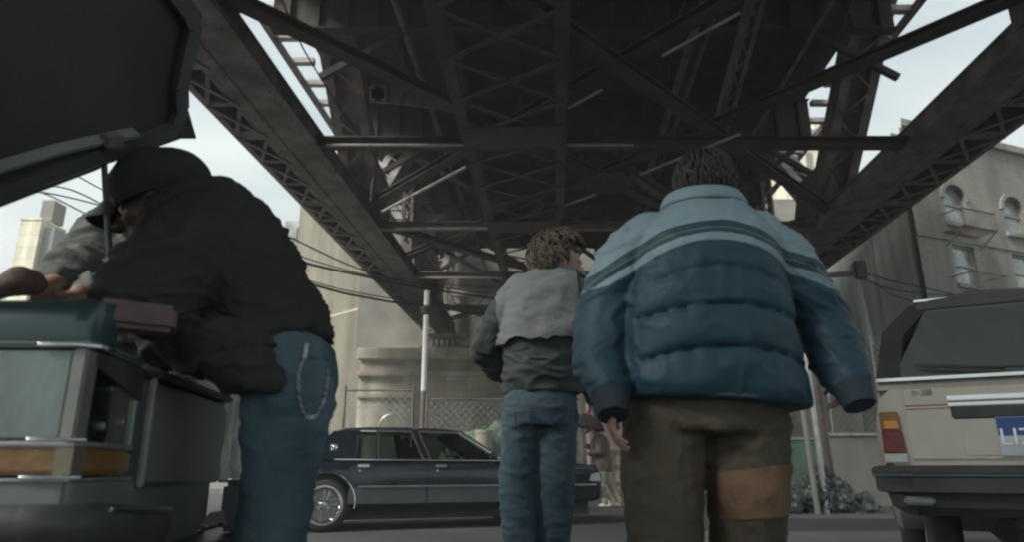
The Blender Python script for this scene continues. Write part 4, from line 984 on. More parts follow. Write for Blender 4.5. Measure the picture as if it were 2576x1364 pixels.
# ================================================================= CAR WITH RAISED BONNET (left)
CT = empty('parked_car'); tag(CT, 'dark teal car at left being repaired, bonnet raised, with headlamp and amber lens', 'car')
def sx(D): return -.679-.129*D
def zc14(y, D=1.42): return P(230, y, D).z
XL = -4.9
z_b = .40
def cartbox(name, z0, z1, m, off=0, D1=1.70, parent=None, bevel=.008, xl=XL):
    f = 1.415-off
    poly = [(xl, f+.02, z0), (sx(1.42)-.03, f, z0), (sx(1.42)-.008+off, f+.006, z0), (sx(1.42)+off, f+.03, z0), (sx(D1)+off, D1, z0), (xl, D1, z0)]
    return MB().prism(poly, (0, 0, z1-z0)).build(name, m, parent or CT, bevel=bevel)
z856, z880, z1110, z1125, z1200, z1212 = (zc14(y) for y in (858, 880, 1110, 1124, 1197, 1212))
cartbox('lower_panel', z_b, z1200-.006, M['panel'], D1=2.38)
mb = MB(); zt_c = zc14(745); rows = []
for f_, z_ in ((1.415, z856), (1.412, z856+.03), (1.418, zt_c-.03), (1.44, zt_c-.005), (1.50, zt_c)):
    rows.append([V((XL, f_, z_)), V((sx(1.42)-.045, f_, z_)), V((sx(1.42)-.018, f_+.006, z_)), V((sx(1.42)-.010, f_+.022, z_)), V((sx(1.42)-.016, 1.53, z_)), V((XL, 1.53, z_))])
mb.loft(rows).build('front_panel', M['teal'], CT, smooth=50)
cartbox('lamp_ledge', z880+.004, z856-.001, M['panel'], off=.006)
for za_ in (z880+.006, z856-.010): MB().tube([(sx(1.42)-.10, 1.402, za_), (sx(1.42)-.025, 1.4, za_), (sx(1.42)+.008, 1.43, za_), (sx(1.5)+.01, 1.5, za_)], .005, 8).build('lamp_trim', M['chrome'], CT, smooth=60)
cartbox('lamp_housing', z1110, z880, M['panel'], off=-.03, D1=1.69)
hl = MB().box((-1.34, 1.416, z1110+.002), (sx(1.42)-.035, 1.424, z880-.002)).build('headlight', M['lens'], CT, bevel=.006)
MB().box((-1.22, 1.44, z1110+.04), (-1.05, 1.46, z880-.05)).build('reflector', M['chrome'], hl, bevel=.02)
MB().prism([(sx(1.42)-.036, 1.412, z1110), (sx(1.42)-.004, 1.412, z1110), (sx(1.42)-.0, 1.45, z1110), (sx(1.42)-.03, 1.45, z1110)], (0, 0, z880-z1110)).build('bezel', mat('brushed_bezel', (.2, .2, .19), .35, .5, bump=0), CT, bevel=.004)
cl_ = MB().prism([(sx(1.45), 1.455, z1110), (sx(1.69), 1.69, z1110), (sx(1.69)-.004, 1.69, z1110), (sx(1.45)-.004, 1.455, z1110)], (0, 0, z880-z1110-.01)).build('corner_lamp', glassmat('lamp_glass', (.8, .85, .84), .2), CT)
for (dx_, D, z_, r_) in ((.022, 1.53, z1110+.035, .024), (.022, 1.545, z1110+.115, .018), (.022, 1.63, z1110+.05, .02)):
    MB().rev([(0, -.012), (r_*.6, -.01), (r_, .004), (r_*.9, .012)], (sx(D)-dx_, D, z_), (1, -.3, 0), 18).build('bulb_socket', M['clear'], cl_, smooth=50)
    MB().sph((sx(D)-dx_+.01, D, z_), r_*.5).build('bulb', M['white'], cl_, smooth=60)
MB().prism([(sx(1.44)+.004, 1.44, z880-.002), (sx(1.70)+.004, 1.70, z880-.002), (sx(1.70)+.004, 1.70, zc14(1010, 1.7)), (sx(1.44)+.004, 1.44, z880-.03)], (-.02, 0, 0)).build('wing_edge', M['blackpl'], CT)
cartbox('mid_rail', z1125, z1110-.001, M['alu'], off=.004)
ind = cartbox('indicator_light', z1200, z1125-.001, M['amber'], off=.0)
for x_ in (-1.2, -1.06): MB().sph((x_, 1.42, (z1125+z1200)/2), (.03, .008, .02)).build('lit_spot', M['amber'], ind)
MB().prism([(sx(1.42)-.032, 1.408, z1200), (sx(1.42)+.003, 1.408, z1200), (sx(1.42)+.004, 1.446, z1200), (sx(1.42)-.02, 1.446, z1200)], (0, 0, z1125-z1200-.002)).build('lens_divider', mat('bronze_trim', (.14, .13, .1), .4, .4, bump=0), CT)
cartbox('lower_rail', z1212, z1200-.007, M['alu'], off=.008)
for zz_ in (z1110+.002, z1200-.004): MB().tube([(sx(1.42)-.09, 1.404, zz_), (sx(1.42)-.022, 1.402, zz_), (sx(1.42)+.010, 1.432, zz_)], .0042, 8).build('rail_trim', M['chrome'], CT, smooth=60)
bm_ = []
for z_, o_ in ((z1212-.15, -.02), (z1212-.13, .0), (z1212-.09, .02), (z1212-.06, .018), (z1212-.04, .0)):
    bm_.append([V((XL, 1.36-o_, z_)), V((sx(1.42)-.02, 1.35-o_, z_)), V((sx(1.42)+.03+o_, 1.38-o_, z_)), V((sx(1.42)+.05+o_, 1.44, z_)), V((sx(1.8)+.06+o_, 1.8, z_-.03)), V((sx(1.8)-.05, 1.8, z_-.03)), V((XL, 1.6, z_))])
MB().loft(bm_).build('bumper', M['blackpl'], CT, smooth=45)
MB().tube([(sx(1.5)+.075, 1.46, z1212-.055), (sx(1.7)+.085, 1.62, z1212-.065), (sx(1.8)+.085, 1.78, z1212-.07)], [.004, .008, .004], 8).build('bumper_trim', M['chrome'], CT, smooth=60)
for x_ in (-1.42, -4.1):
    for D_, s_ in ((1.52, -1), (2.3, 1)): wheel(CT, x_, D_, .3, .18, s_, 'plain')
# grey wing panel running away from the lamp
zc0, zc1 = P(470, 1222, 2.0).z, P(372, 955, 1.74).z
def co(D, o=.0): return sx(D)+.02+o
wg = MB(); rows = []
for z_, o_ in ((zc0, -.012), (zc0+.012, 0), (zc1-.03, .0), (zc1-.008, -.008), (zc1, -.03)):
    rows.append([V((co(1.74)+o_, 1.74, z_)), V((co(2.05)+o_+.006, 2.05, z_)), V((co(2.41)+o_, 2.41, z_)), V((co(2.41)-.12, 2.41, z_)), V((co(1.74)-.12, 1.74, z_))])
wg.loft(rows); w_ = wg.build('wing', M['panel'], CT, smooth=40)
MB().box((co(1.74)-.012, 1.728, zc0), (co(1.74)+.004, 1.742, zc1)).build('wing_trim', M['alu'], w_, bevel=.003)
MB().bar((co(1.74)-.02, 1.735, zc1+.012), (co(2.42)-.02, 2.42, zc1+.012), .07, .02).build('wing_lip', M['blackpl'], w_, bevel=.006)
# engine bay and cabin
MB().box((-2.2, 1.62, .45), (-1.05, 2.3, .92)).box((-1.9, 1.7, .92), (-1.4, 2.2, 1.0)).build('engine', M['blackpl'], CT, bevel=.03)
MB().box((-4.9, 1.45, z1200), (-2.4, 2.38, 1.02)).build('cabin_side', M['teal'], CT, bevel=.02)
MB().loft([[V((x, y, z)) for x, y in ((-4.5, 1.5), (-2.5, 1.5), (-2.5, 2.34), (-4.5, 2.34))] if z < 1.3 else [V((x, y, z)) for x, y in ((-4.3, 1.6), (-3.0, 1.6), (-3.0, 2.24), (-4.3, 2.24))] for z in (1.02, 1.45)]).build('side_window', M['glassdk'], CT)
MB().box((-4.35, 1.58, 1.45), (-2.95, 2.26, 1.5)).build('roof', M['teal'], CT, bevel=.02)
# raised bonnet : one rigid pressed panel
pa, pb_, pc = P(0, 525, 1.62), P(497, 350, 2.1), P(512, 38, 1.75)
pn = (pb_-pa).cross(pc-pa).normalized()
if (V((0, 0, CH))-pa).dot(pn) < 0: pn = -pn            # underside faces the ground
def onp(x, y, off=0):
    o_ = V((0, 0, CH)); d_ = P(x, y, 1)-o_
    return o_ + d_*((pa-o_).dot(pn)/d_.dot(pn)) + pn*off
ol = [(-420, 700), (0, 525), (110, 482), (250, 428), (262, 418), (360, 385), (458, 350), (497, 350), (480, 290), (463, 232), (472, 214), (480, 190), (500, 90), (512, 38), (496, 15), (478, -10), (430, -70), (100, -300), (-500, -200)]
bn = MB().prism([onp(*p) for p in ol], -pn*.03).build('bonnet', mat('bonnet_underside', (.05, .054, .051), .6, var=.3, scale=2, bump=.15), CT, bevel=.004)
fr_ = MB(); fpts = [(-380, 640), (0, 480), (240, 385), (360, 350), (430, 318), (446, 270), (444, 215), (478, 60), (462, 20), (400, -60)]
for a_, b_ in zip(fpts, fpts[1:]): fr_.bar(onp(*a_, .012), onp(*b_, .012), .05, .022, tuple(pn))
fr_.build('bonnet_frame', mat('bonnet_frame_paint', (.075, .08, .08), .4, bump=0), bn)
rb = MB(); rb.loft([[onp(x, y-h, o) for h, o in ((0, .004), (3, .03), (13, .034), (20, .004))] for x, y in ((-300, 520), (0, 418), (130, 380), (255, 352), (330, 338))], caps=False, closed=False)
rb.loft([[onp(x, y-h, o) for h, o in ((0, .004), (2, .022), (7, .024), (10, .004))] for x, y in ((90, 462), (180, 432), (255, 402))], caps=False, closed=False)
rb.build('bonnet_rib', mat('lit_rib_grey', (.18, .19, .185), .4, bump=0), bn, smooth=50)  # raised ribs, their highlight streaks put into the paler grey
for q in ((160, 60, 200, 180), (200, 190, 330, 240), (330, 240, 380, 330)): pass
if 0: lt_ = MB().tube([onp(150, 60, .006), onp(190, 110, .006), onp(215, 170, .006), onp(270, 205, .006), onp(330, 240, .006), onp(352, 280, .006)], .002, 6).build('cable', M['blackpl'], bn)
MB().bar(onp(240, 340, .03), onp(280, 338, .03), .03, .03, tuple(pn)).build('hinge', M['steel'], bn)
MB().tube([P(258, 338, 1.78), P(268, 520, 1.82), P(281, 705, 1.86), V((P(281, 705, 1.86).x, 1.86, .9))], .0085, 10).build('bonnet_stay', M['blackpl'], CT, smooth=40)
# bar across the front edge
o = MB().bar(P(236, 790, 1.52), P(436, 812, 1.62), .10, .062).build('wooden_bar', M['redwood'], None, bevel=.012); tag(o, 'reddish brown bar lying across the wing of the teal car', 'bar')
# white cloth over the cooler's end
rg = MB(); random.seed(11)
nU, nV = 16, 30
path = [(P(478, 940, 2.2), 0), (P(505, 948, 2.3), 0), (P(545, 965, 2.38), 0), (P(578, 985, 2.42), 0), (P(590, 1010, 2.44), 0), (P(588, 1060, 2.44), 0), (P(584, 1120, 2.45), 0), (P(580, 1170, 2.45), 0), (P(566, 1205, 2.45), 0)]
rows = []
for i, (p, _) in enumerate(path):
    w = .10 if i < 4 else .075
    row = []
    for k in range(nU):
        t = k/(nU-1)-.5; d = V((t*.07 if i > 3 else t*.05, t*w*2.2 if i < 4 else t*.12, 0 if i > 3 else t*.02))
        q = p+d; q.x += .012*math.sin(k*1.9+i*.7)+(.01*math.sin(i*2.1)); q.z += .006*math.sin(k*2.3+i); row.append(q)
    rows.append(row)
rg.loft(rows, caps=False, closed=False)
me = rg.mesh()
def fn(o):
    s_ = o.modifiers.new('s', 'SUBSURF'); s_.levels = 2; q = o.modifiers.new('t', 'SOLIDIFY'); q.thickness = .006
me = evalmods(me, fn); displace(me, lambda p, n: .012*noise.noise(V((p.x*22, p.y*22, p.z*14))))
o = link('cloth', me, M['rag'], None, 60); tag(o, 'crumpled white rag draped over the far end of the grey car wing', 'cloth')
cs = empty('tool_case'); tag(cs, 'dark tool case with chrome edge standing below the white rag', 'case')
a = P(560, 1215, 2.3); b = P(628, 1340, 2.3)
MB().box((a.x, 2.3, b.z), (b.x, 2.55, a.z)).build('shell', M['panel'], cs, bevel=.012)
MB().bar((a.x-.01, 2.295, a.z+.004), (b.x, 2.295, a.z+.004), .01, .008).bar((b.x, 2.295, a.z), (b.x, 2.295, b.z), .008, .01, (1, 0, 0)).build('edge_trim', M['chrome'], cs)
MB().prism([P(500, 1325, 2.0), P(548, 1322, 2.0), P(545, 1288, 2.02), P(528, 1290, 2.02)], (0, .05, 0)).build('handle_plate', M['alu'], cs)
MB().tube([P(495, 1338, 1.98), P(560, 1320, 2.02)], .006, 8).build('bar_handle', M['chrome'], cs)
MB().box((-1.15, 2.0, .22), (P(628, 1340, 2.3).x, 2.5, b.z-.004)).build('base', M['blackpl'], cs, bevel=.01)


# ================================================================= PEOPLE
def frame(yaw=0, pitch=0, roll=0): return Matrix.Rotation(yaw, 3, 'Z') @ Matrix.Rotation(pitch, 3, 'X') @ Matrix.Rotation(roll, 3, 'Y')
def head(mb, c, Mx, s=1.0):
    c = V(c); f = lambda *p: c + Mx @ (V(p)*s)
    e = lambda p, r: mb.sph(f(*p), V(r)*s, Mx, 20, 14)
    e((0, -.012, .02), (.077, .097, .092)); e((0, .03, -.04), (.06, .066, .085)); e((0, .045, -.09), (.047, .048, .038))
    e((0, .078, .004), (.05, .017, .013)); e((0, .088, -.105), (.022, .02, .02))
    capsule(mb, f(0, .092, -.012), .009*s, f(0, .118, -.05), .0125*s, 10); e((.012, .104, -.054), (.010, .011, .008)); e((-.012, .104, -.054), (.010, .011, .008))
    e((0, .095, -.078), (.024, .013, .007)); e((0, .092, -.088), (.021, .013, .008))
    for q in (-1, 1):
        e((q*.038, .06, -.045), (.026, .03, .026)); e((q*.079, -.004, -.025), (.010, .022, .034)); e((q*.03, .078, -.018), (.017, .014, .011))
    return f
def eyes(c, Mx, s, parent):
    c = V(c)
    for q in (-1, 1):
        w = MB(); d = MB()
        w.sph(c+Mx @ (V((q*.030, .0835, -.018))*s), .0125*s, None, 12, 8); d.sph(c+Mx @ (V((q*.030, .0925, -.018))*s), .0055*s, None, 10, 6)
        o = w.build('eye', M['white'], parent, smooth=60); d.build('iris', M['hairdk'], o, smooth=60)
def hand(mb, w, d, n, side, curl=.35, s=1.0, spread=.08):
    w = V(w); d = V(d).normalized(); n = (V(n)-d*V(n).dot(d)).normalized(); l = d.cross(n)*side
    Mx = Matrix((l, d, n)).transposed()
    mb.sph(w+d*.05*s, V((.041, .052, .017))*s, Mx, 16, 10); mb.sph(w+d*.075*s, V((.042, .022, .014))*s, Mx, 14, 8)
    for i, (L, r) in enumerate(((.070, .0092), (.080, .0095), (.075, .009), (.058, .008))):
        off = (.031-.0205*i)*s; p = w+l*off+d*(.088-.004*abs(i-1))*s; dr = (d+l*(spread*(1.5-i))).normalized(); a = curl*(.6+.1*i)
        for j, seg in enumerate((.45, .31, .24)):
            dr = (Matrix.Rotation(a*1.0*side, 3, -l*side) @ dr) if False else (dr*math.cos(a)-n*math.sin(a)*1.0).normalized()
            n_ = n
            q = p+dr*L*seg*s*1.05; capsule(mb, p, (r-.0009*j)*s, q, (r-.0009*(j+1))*s, 8); p = q; a = curl*(.9+.1*i)
            dr = dr
    p = w+d*.022*s+l*.032*s; dr = (d*.62+l*.72-n*.3).normalized()
    for j, L in enumerate((.04, .032, .026)):
        q = p+dr*L*s; capsule(mb, p, (.0125-.0013*j)*s, q, (.0112-.0013*j)*s, 8); p = q; dr = (dr+d*.28-n*.12).normalized()
def locks(name, c, Mx, rad, n, L, keep, m, parent, seed=1, curl=.5, rr=.0075, base=None):
    random.seed(seed); c = V(c); mb = MB(); k = 0
    while k < n:
        v = V((random.gauss(0, 1), random.gauss(0, 1), random.gauss(0, 1))).normalized()
        if not keep(v): continue
        k += 1
        root = V((v.x*rad[0], v.y*rad[1], v.z*rad[2])); down = V((0, 0, -1)); tang = (down-v*down.dot(v)); 
        tang = tang.normalized() if tang.length > .05 else V((random.uniform(-1, 1), random.uniform(-1, 1), 0)).normalized()
        sd_ = v.cross(tang); ph = random.uniform(0, 6.3); cu = random.uniform(.4, 1)*curl; ln = L*random.uniform(.7, 1.25); pts = []
        for i in range(7):
            t = i/6; p = root + tang*ln*t + v*(.012*math.sin(t*2.6)+.010*random.random()*0) + sd_*math.sin(ph+t*5)*.016*cu + v*math.cos(ph+t*5)*.009*cu - v*.10*ln*t*t*0
            pr = V((p.x/rad[0], p.y/rad[1], p.z/rad[2])); 
            if pr.length < 1.0: p = V((pr.x*rad[0], pr.y*rad[1], pr.z*rad[2]))/pr.length
            pts.append(c+Mx @ p)
        mb.tube(pts, [rr*.8, rr, rr, rr*.95, rr*.8, rr*.6, rr*.2], 5)
    return mb.build(name, m, parent, smooth=80)
def skullcap(name, c, Mx, rad, m, parent, zmin=-.45, ymax=.45, off=(0, 0, 0), disp=.006, vox=.008):
    mb = MB(); c = V(c); mb.sph(c+Mx @ V(off), V(rad), Mx, 28, 20); me = mb.mesh()
    bm = bmesh.new(); bm.from_mesh(me); Mi = Mx.transposed()
    dele = []
    for f in bm.faces:
        p = Mi @ (f.calc_center_median()-c)
        if p.y/rad[1] > ymax and p.z/rad[2] < .55 or p.z/rad[2] < zmin: dele.append(f)
    bmesh.ops.delete(bm, geom=dele, context='FACES'); bm.to_mesh(me); bm.free()
    def fn(o):
        q = o.modifiers.new('t', 'SOLIDIFY'); q.thickness = .012; s_ = o.modifiers.new('s', 'SUBSURF'); s_.levels = 2
    me = evalmods(me, fn); displace(me, lambda p, n: disp*noise.noise(p*45)+disp*.6*noise.noise(p*90))
    return link(name, me, m, parent, 70)
def shoes(parent, pts, m):
    for p, dr in pts:
        p = V(p); dr = V(dr).normalized(); mb = MB(); sd_ = V((dr.y, -dr.x, 0)); Mx = Matrix((sd_, dr, V((0, 0, 1)))).transposed()
        mb.sph(p+dr*.10+V((0, 0, .05)), (.048, .11, .042), Mx); mb.sph(p-dr*.01+V((0, 0, .06)), (.045, .06, .055), Mx); mb.sph(p+V((0, 0, .1)), (.045, .05, .06), Mx)
        link('shoe', remesh(mb, .009, 4), m, parent, 60)
def secs(L):
    """L: (y, xl, xr, D, half depth[, ex, tilt]) -> lofted rings"""
    o = []
    for q in L:
        y, xl, xr, D, hd = q[:5]; ex = q[5] if len(q) > 5 else 2.3; tl = q[6] if len(q) > 6 else 0
        a = P(xl, y, D); b = P(xr, y, D); c = (a+b)/2; o.append(ring(c, (b.x-a.x)/2, hd, 32, ex, tl))
    return o
def folds(amp, sx_, sy_, sz_, off=0): return lambda p, n: amp*noise.noise(V((p.x*sx_+off, p.y*sy_, p.z*sz_)))+amp*.4*noise.noise(V((p.x*sx_*2.3, p.y*sy_*2.3, p.z*sz_*2.1+off)))
def ridge(v): return 1-2*abs(noise.noise(v))
def crease(p, s_, a):
    q = V((p.x*s_+p.z*s_*.7, p.y*s_, p.z*s_*1.9)); w = noise.noise(q*.5)*1.2
    return a*(max(0, ridge(q+V((w, w, w)))-.55)/.45)
def trouser_disp(p, n):
    f = max(0, 1-abs(p.z-.52)/.3); g = max(0, 1-abs(p.z-.88)/.22)
    return .008*noise.noise(V((p.x*9, p.y*9, p.z*3.2)))+crease(p, 6, .008)*(.2+.8*f+.5*g)+crease(p+V((5, 3, 1)), 12, .0035)*(.4+f+g)
def banded(name, stops, rough=.6):
    m = bpy.data.materials.new(name); m.use_nodes = True; t = m.node_tree; b = t.nodes['Principled BSDF']; b.inputs['Roughness'].default_value = rough
    b.inputs['Specular IOR Level'].default_value = .35
    a = N(t, 'ShaderNodeAttribute', attribute_name='band'); r = N(t, 'ShaderNodeValToRGB'); r.color_ramp.interpolation = 'CONSTANT'
    e = r.color_ramp.elements
    for i, (p, c) in enumerate(stops):
        q = e[i] if i < 2 else e.new(p)
        q.position = p; q.color = (*c, 1)
    c = N(t, 'ShaderNodeTexCoord'); n = N(t, 'ShaderNodeTexNoise'); n.inputs['Scale'].default_value = 5; n.inputs['Detail'].default_value = 8
    mxx = N(t, 'ShaderNodeMixRGB', blend_type='MULTIPLY'); mxx.inputs[0].default_value = .5
    r2 = N(t, 'ShaderNodeValToRGB'); r2.color_ramp.elements[0].position = .3; r2.color_ramp.elements[1].position = .7; r2.color_ramp.elements[0].color = (.72, .74, .78, 1); r2.color_ramp.elements[1].color = (1, 1, 1, 1)
    t.links.new(a.outputs['Fac'], r.inputs[0]); t.links.new(c.outputs['Object'], n.inputs['Vector']); t.links.new(n.outputs['Fac'], r2.inputs[0])
    t.links.new(r.outputs[0], mxx.inputs[1]); t.links.new(r2.outputs[0], mxx.inputs[2]); t.links.new(mxx.outputs[0], b.inputs['Base Color'])
    n2 = N(t, 'ShaderNodeTexNoise'); n2.inputs['Scale'].default_value = 60; bp = N(t, 'ShaderNodeBump'); bp.inputs['Strength'].default_value = .15; bp.inputs['Distance'].default_value = .01
    t.links.new(c.outputs['Object'], n2.inputs['Vector']); t.links.new(n2.outputs['Fac'], bp.inputs['Height']); t.links.new(bp.outputs[0], b.inputs['Normal'])
    return m

# ---------------- 1. man in the striped blue padded jacket
D1 = 2.2
X0 = P(1765, 700, D1).x
mb = MB()
hc = P(1772, 470, D1+.02); Mh = frame(R(4), R(-6), 0)
head(mb, hc, Mh, 1.03); capsule(mb, hc+V((0, -.02, -.08)), .062, hc+V((0, -.02, -.22)), .075)
shL, shR = P(1598, 632, D1), P(1945, 628, D1); elL, elR = P(1512, 850, D1-.02), P(2062, 800, D1+.02); wrL, wrR = P(1533, 985, D1-.12), P(2135, 960, D1-.08)
mb.loft([ring((X0, D1, z), rx, ry, 24) for z, rx, ry in ((.88, .15, .11), (1.1, .16, .11), (1.3, .18, .12), (1.46, .17, .1), (1.55, .09, .07))])
for s_, e_, w_ in ((shL, elL, wrL), (shR, elR, wrR)): chain(mb, [(s_, .055), (e_, .045), (w_, .032)])
hipL, hipR = P(1690, 1050, D1), P(1875, 1060, D1)
knL = V((P(1665, 1200, D1).x, D1-.02, .5)); anL = V((P(1660, 1300, D1).x, D1-.0, .1)); knR = V((P(1880, 1200, D1).x, D1+.05, .5)); anR = V((P(1885, 1300, D1).x, D1-.12, .12))
chain(mb, [(hipL, .06), (knL, .05), (anL, .04)]); chain(mb, [(hipR, .06), (knR, .05), (anR, .04)])
hand(mb, wrL+V((0, 0, -.025)), (.05, .12, -1), (-1, 0, 0), 1, .45, .98)
hand(mb, wrR-(wrR-elR).normalized()*.05, (.1, .15, -1), (1, 0, 0), -1, .9, .9)
p1 = link('person', remesh(mb, .0058, 3), M['skin'], None, 70)
tag(p1, 'man seen from behind in a blue padded jacket with pale stripes and brown trousers', 'person')
eyes(hc, Mh, 1.03, p1)
skullcap('hair', hc, Mh, (.089, .108, .106), M['hairdk'], p1, zmin=-.82, ymax=.35, off=(0, -.008, .012), disp=.003)
locks('hair_strands', hc+Mh @ V((0, -.008, .012)), Mh, (.090, .108, .107), 1300, .04, lambda v: v.y < .3 and v.z > -.62 and not (abs(v.x) > .75 and v.z < -.25 and v.y > -.2), M['hairdk'], p1, 5, .12, .0026)
mb = MB()
mb.loft(secs([(1012, 1556, 2022, D1, .20, 2.4, -.06), (985, 1550, 2018, D1, .215, 2.4, -.05), (940, 1550, 2008, D1, .22, 2.4, -.03), (870, 1553, 1990, D1, .225), (760, 1562, 1972, D1, .22), (660, 1577, 1962, D1, .205), (610, 1592, 1948, D1, .185), (570, 1622, 1918, D1, .155), (530, 1668, 1880, D1, .115), (505, 1700, 1845, D1, .09), (490, 1712, 1832, D1, .08)]))
chain(mb, [(P(1640, 612, D1), .105), (P(1578, 668, D1), .105), (P(1530, 760, D1), .094), (elL, .088), (P(1508, 920, D1-.06), .08), (wrL, .062)])
chain(mb, [(P(1895, 608, D1), .105), (P(1962, 655, D1), .105), (P(2012, 730, D1), .098), (elR, .09), (P(2105, 900, D1-.03), .083), (wrR, .064)])
jm = remesh(mb, .0085, 5, .5)
def zrow(y): return P(1765, y, D1-.2).z
SE = [zrow(y) for y in (670, 768, 876)]
d0 = .25
def bandf(p):
    dx = p.x-X0; a = abs(dx); k = 1.25 if p.z > zrow(700) else .55
    if a < d0: return p.z+k*dx*dx
    return p.z+k*d0*d0+(.58 if dx < 0 else .32)*(a-d0)
def armside(p):
    dx = p.x-X0
    if dx < 0: return dx < (P(1578, 700, D1).x-X0) and p.z > 0
    return dx > (P(1960, 700, D1).x-X0)+max(0, (zrow(800)-p.z))*.12
ns = [v.normal.copy() for v in jm.vertices]; bands = []
for v, n in zip(jm.vertices, ns):
    b = bandf(v.co); bands.append(b)
    if not armside(v.co):
        d = 0
        lo = None
        if b < SE[0]+.06:
            dist = min(abs(b-s) for s in SE); w_ = .45 if abs(b-SE[0]) == dist else 1; d = w_*(.010*(1-math.exp(-dist/.03))-.010*math.exp(-(dist/.008)**2))
        v.co += n*(d+.007*noise.noise(V((v.co.x*7, v.co.y*7, b*16)))+.006*noise.noise(V((v.co.x*24, v.co.y*20, b*7)))*math.exp(-min(abs(b-s) for s in SE)/.035)+crease(V((v.co.x*1.2, v.co.y, b*.6)), 9, .0035))
    else:
        v.co += n*(.010*noise.noise(V((v.co.x*6, v.co.y*6, b*9)))+.005*noise.noise(V((v.co.x*14, v.co.y*12, b*22+3)))+crease(V((v.co.x*.7, v.co.y, b*1.3)), 8, .008))
jm.update()
at_ = jm.attributes.new('band', 'FLOAT', 'POINT')
bl, bh = .8, 1.9
for i, b in enumerate(bands): at_.data[i].value = (b-bl)/(bh-bl)
nb = lambda y: (zrow(y)-bl)/(bh-bl)
LBL, TL, BL_ = (.17, .25, .285), (.017, .05, .061), (.012, .045, .068)
BM = banded('striped_padded_nylon', [(0, BL_), (nb(606), LBL), (nb(585), TL), (nb(571), (.09, .14, .155)), (nb(569), TL), (nb(546), LBL)])
o = link('jacket', jm, BM, p1, 75)
cl = MB()     # stand collar and hem cord
cr_ = []
for z_, sc in ((0, 1.12), (.018, 1.1), (.04, 1.0), (.052, .92)):
    c = P(1770, 530, D1-.0); cr_.append([V((q.x, q.y, q.z+.02*math.cos((j/32)*2*math.pi+math.pi/2)*0)) for j, q in enumerate(ring(c+V((0, .0, z_+.0)), .125*sc, .105*sc, 32))])
cl.loft(cr_, caps=False)
me = cl.mesh(False)
def fn(o):
    q = o.modifiers.new('t', 'SOLIDIFY'); q.thickness = .016; q.offset = 0; s_ = o.modifiers.new('s', 'SUBSURF'); s_.levels = 1
link('collar', evalmods(me, fn), mat('pale_blue_nylon', (.16, .235, .262), .6, var=.08, bump=.1), o, 60)
hm = MB(); hr = secs([(1010, 1556, 2022, D1, .20, 2.4, -.06)])[0]; hr = hr+hr[:1]; hm.tube(hr, .010, 8); hm.build('hem', mat('hem_blue', (.026, .05, .072), .6, bump=.05), o, smooth=60)
for w_, e_ in ((wrL, elL), (wrR, elR)):
    d = (w_-e_).normalized(); mm_ = MB().tube([w_+d*.02, w_+d*.05, w_+d*.085], [.060, .052, .046], 20); mm_.build('cuff', mat('cuff_navy', (.018, .03, .042), .8), o, smooth=60)
mb = MB()
mb.loft(secs([(960, 1600, 1970, D1, .16), (1030, 1585, 1972, D1, .165), (1090, 1578, 1975, D1+.01, .16)]))
chain(mb, [(P(1672, 1060, D1), .128), (V((knL.x-.0, D1, .74)), .124), (knL, .108), (V((anL.x, anL.y, .3)), .098), (V((anL.x, anL.y, .1)), .10)])
chain(mb, [(P(1882, 1060, D1), .128), (V((knR.x, D1+.01, .74)), .120), (knR, .104), (V((anR.x, anR.y+.03, .3)), .094), (V((anR.x, anR.y, .1)), .10)])
tm = remesh(mb, .01, 5); displace(tm, trouser_disp)
tr = link('trousers', tm, M['cord'], p1, 70)
# tan patch on the right leg: cut from the trouser surface
def patch_from(me, keep, off, name, m, parent, thick=.004, cuts=()):
    bm = bmesh.new(); bm.from_mesh(me)
    for co_, no_ in cuts: bmesh.ops.bisect_plane(bm, geom=bm.verts[:]+bm.edges[:]+bm.faces[:], plane_co=co_, plane_no=no_, clear_outer=True)
    bmesh.ops.delete(bm, geom=[f for f in bm.faces if not keep(f.calc_center_median(), f.normal)], context='FACES')
    for _ in range(4): bmesh.ops.smooth_vert(bm, verts=[v for v in bm.verts if not v.is_boundary], factor=.5, use_axis_x=True, use_axis_y=True, use_axis_z=True)
    bm.normal_update()
    for v in bm.verts: v.co += v.normal*off(v.co) if callable(off) else v.normal*off
    r = bpy.data.meshes.new('p'); bm.to_mesh(r); bm.free(); r.materials.clear()
    def fn(o):
        q = o.modifiers.new('t', 'SOLIDIFY'); q.thickness = thick
    return link(name, evalmods(r, fn), m, parent, 60)
xa, xb = P(1800, 1250, D1).x, P(1985, 1250, D1).x; za, zb = P(1880, 1312, D1-.11).z, P(1880, 1188, D1-.11).z
patch_from(tm, lambda c, n: n.y < .35 and c.z < 1, .004, 'leg_patch', M['patch'], tr, cuts=((V((xa, 0, zb)), V((-1, 0, .08))), (V((xb, 0, zb)), V((1, 0, .05))), (V((xa, 0, za)), V((.06, 0, -1))), (V((xa, 0, zb)), V((-.1, 0, 1)))))
shoes(p1, [((anL.x, anL.y, 0), (0, 1, 0)), ((anR.x, anR.y, .0), (.1, 1, 0))], M['rubber'])

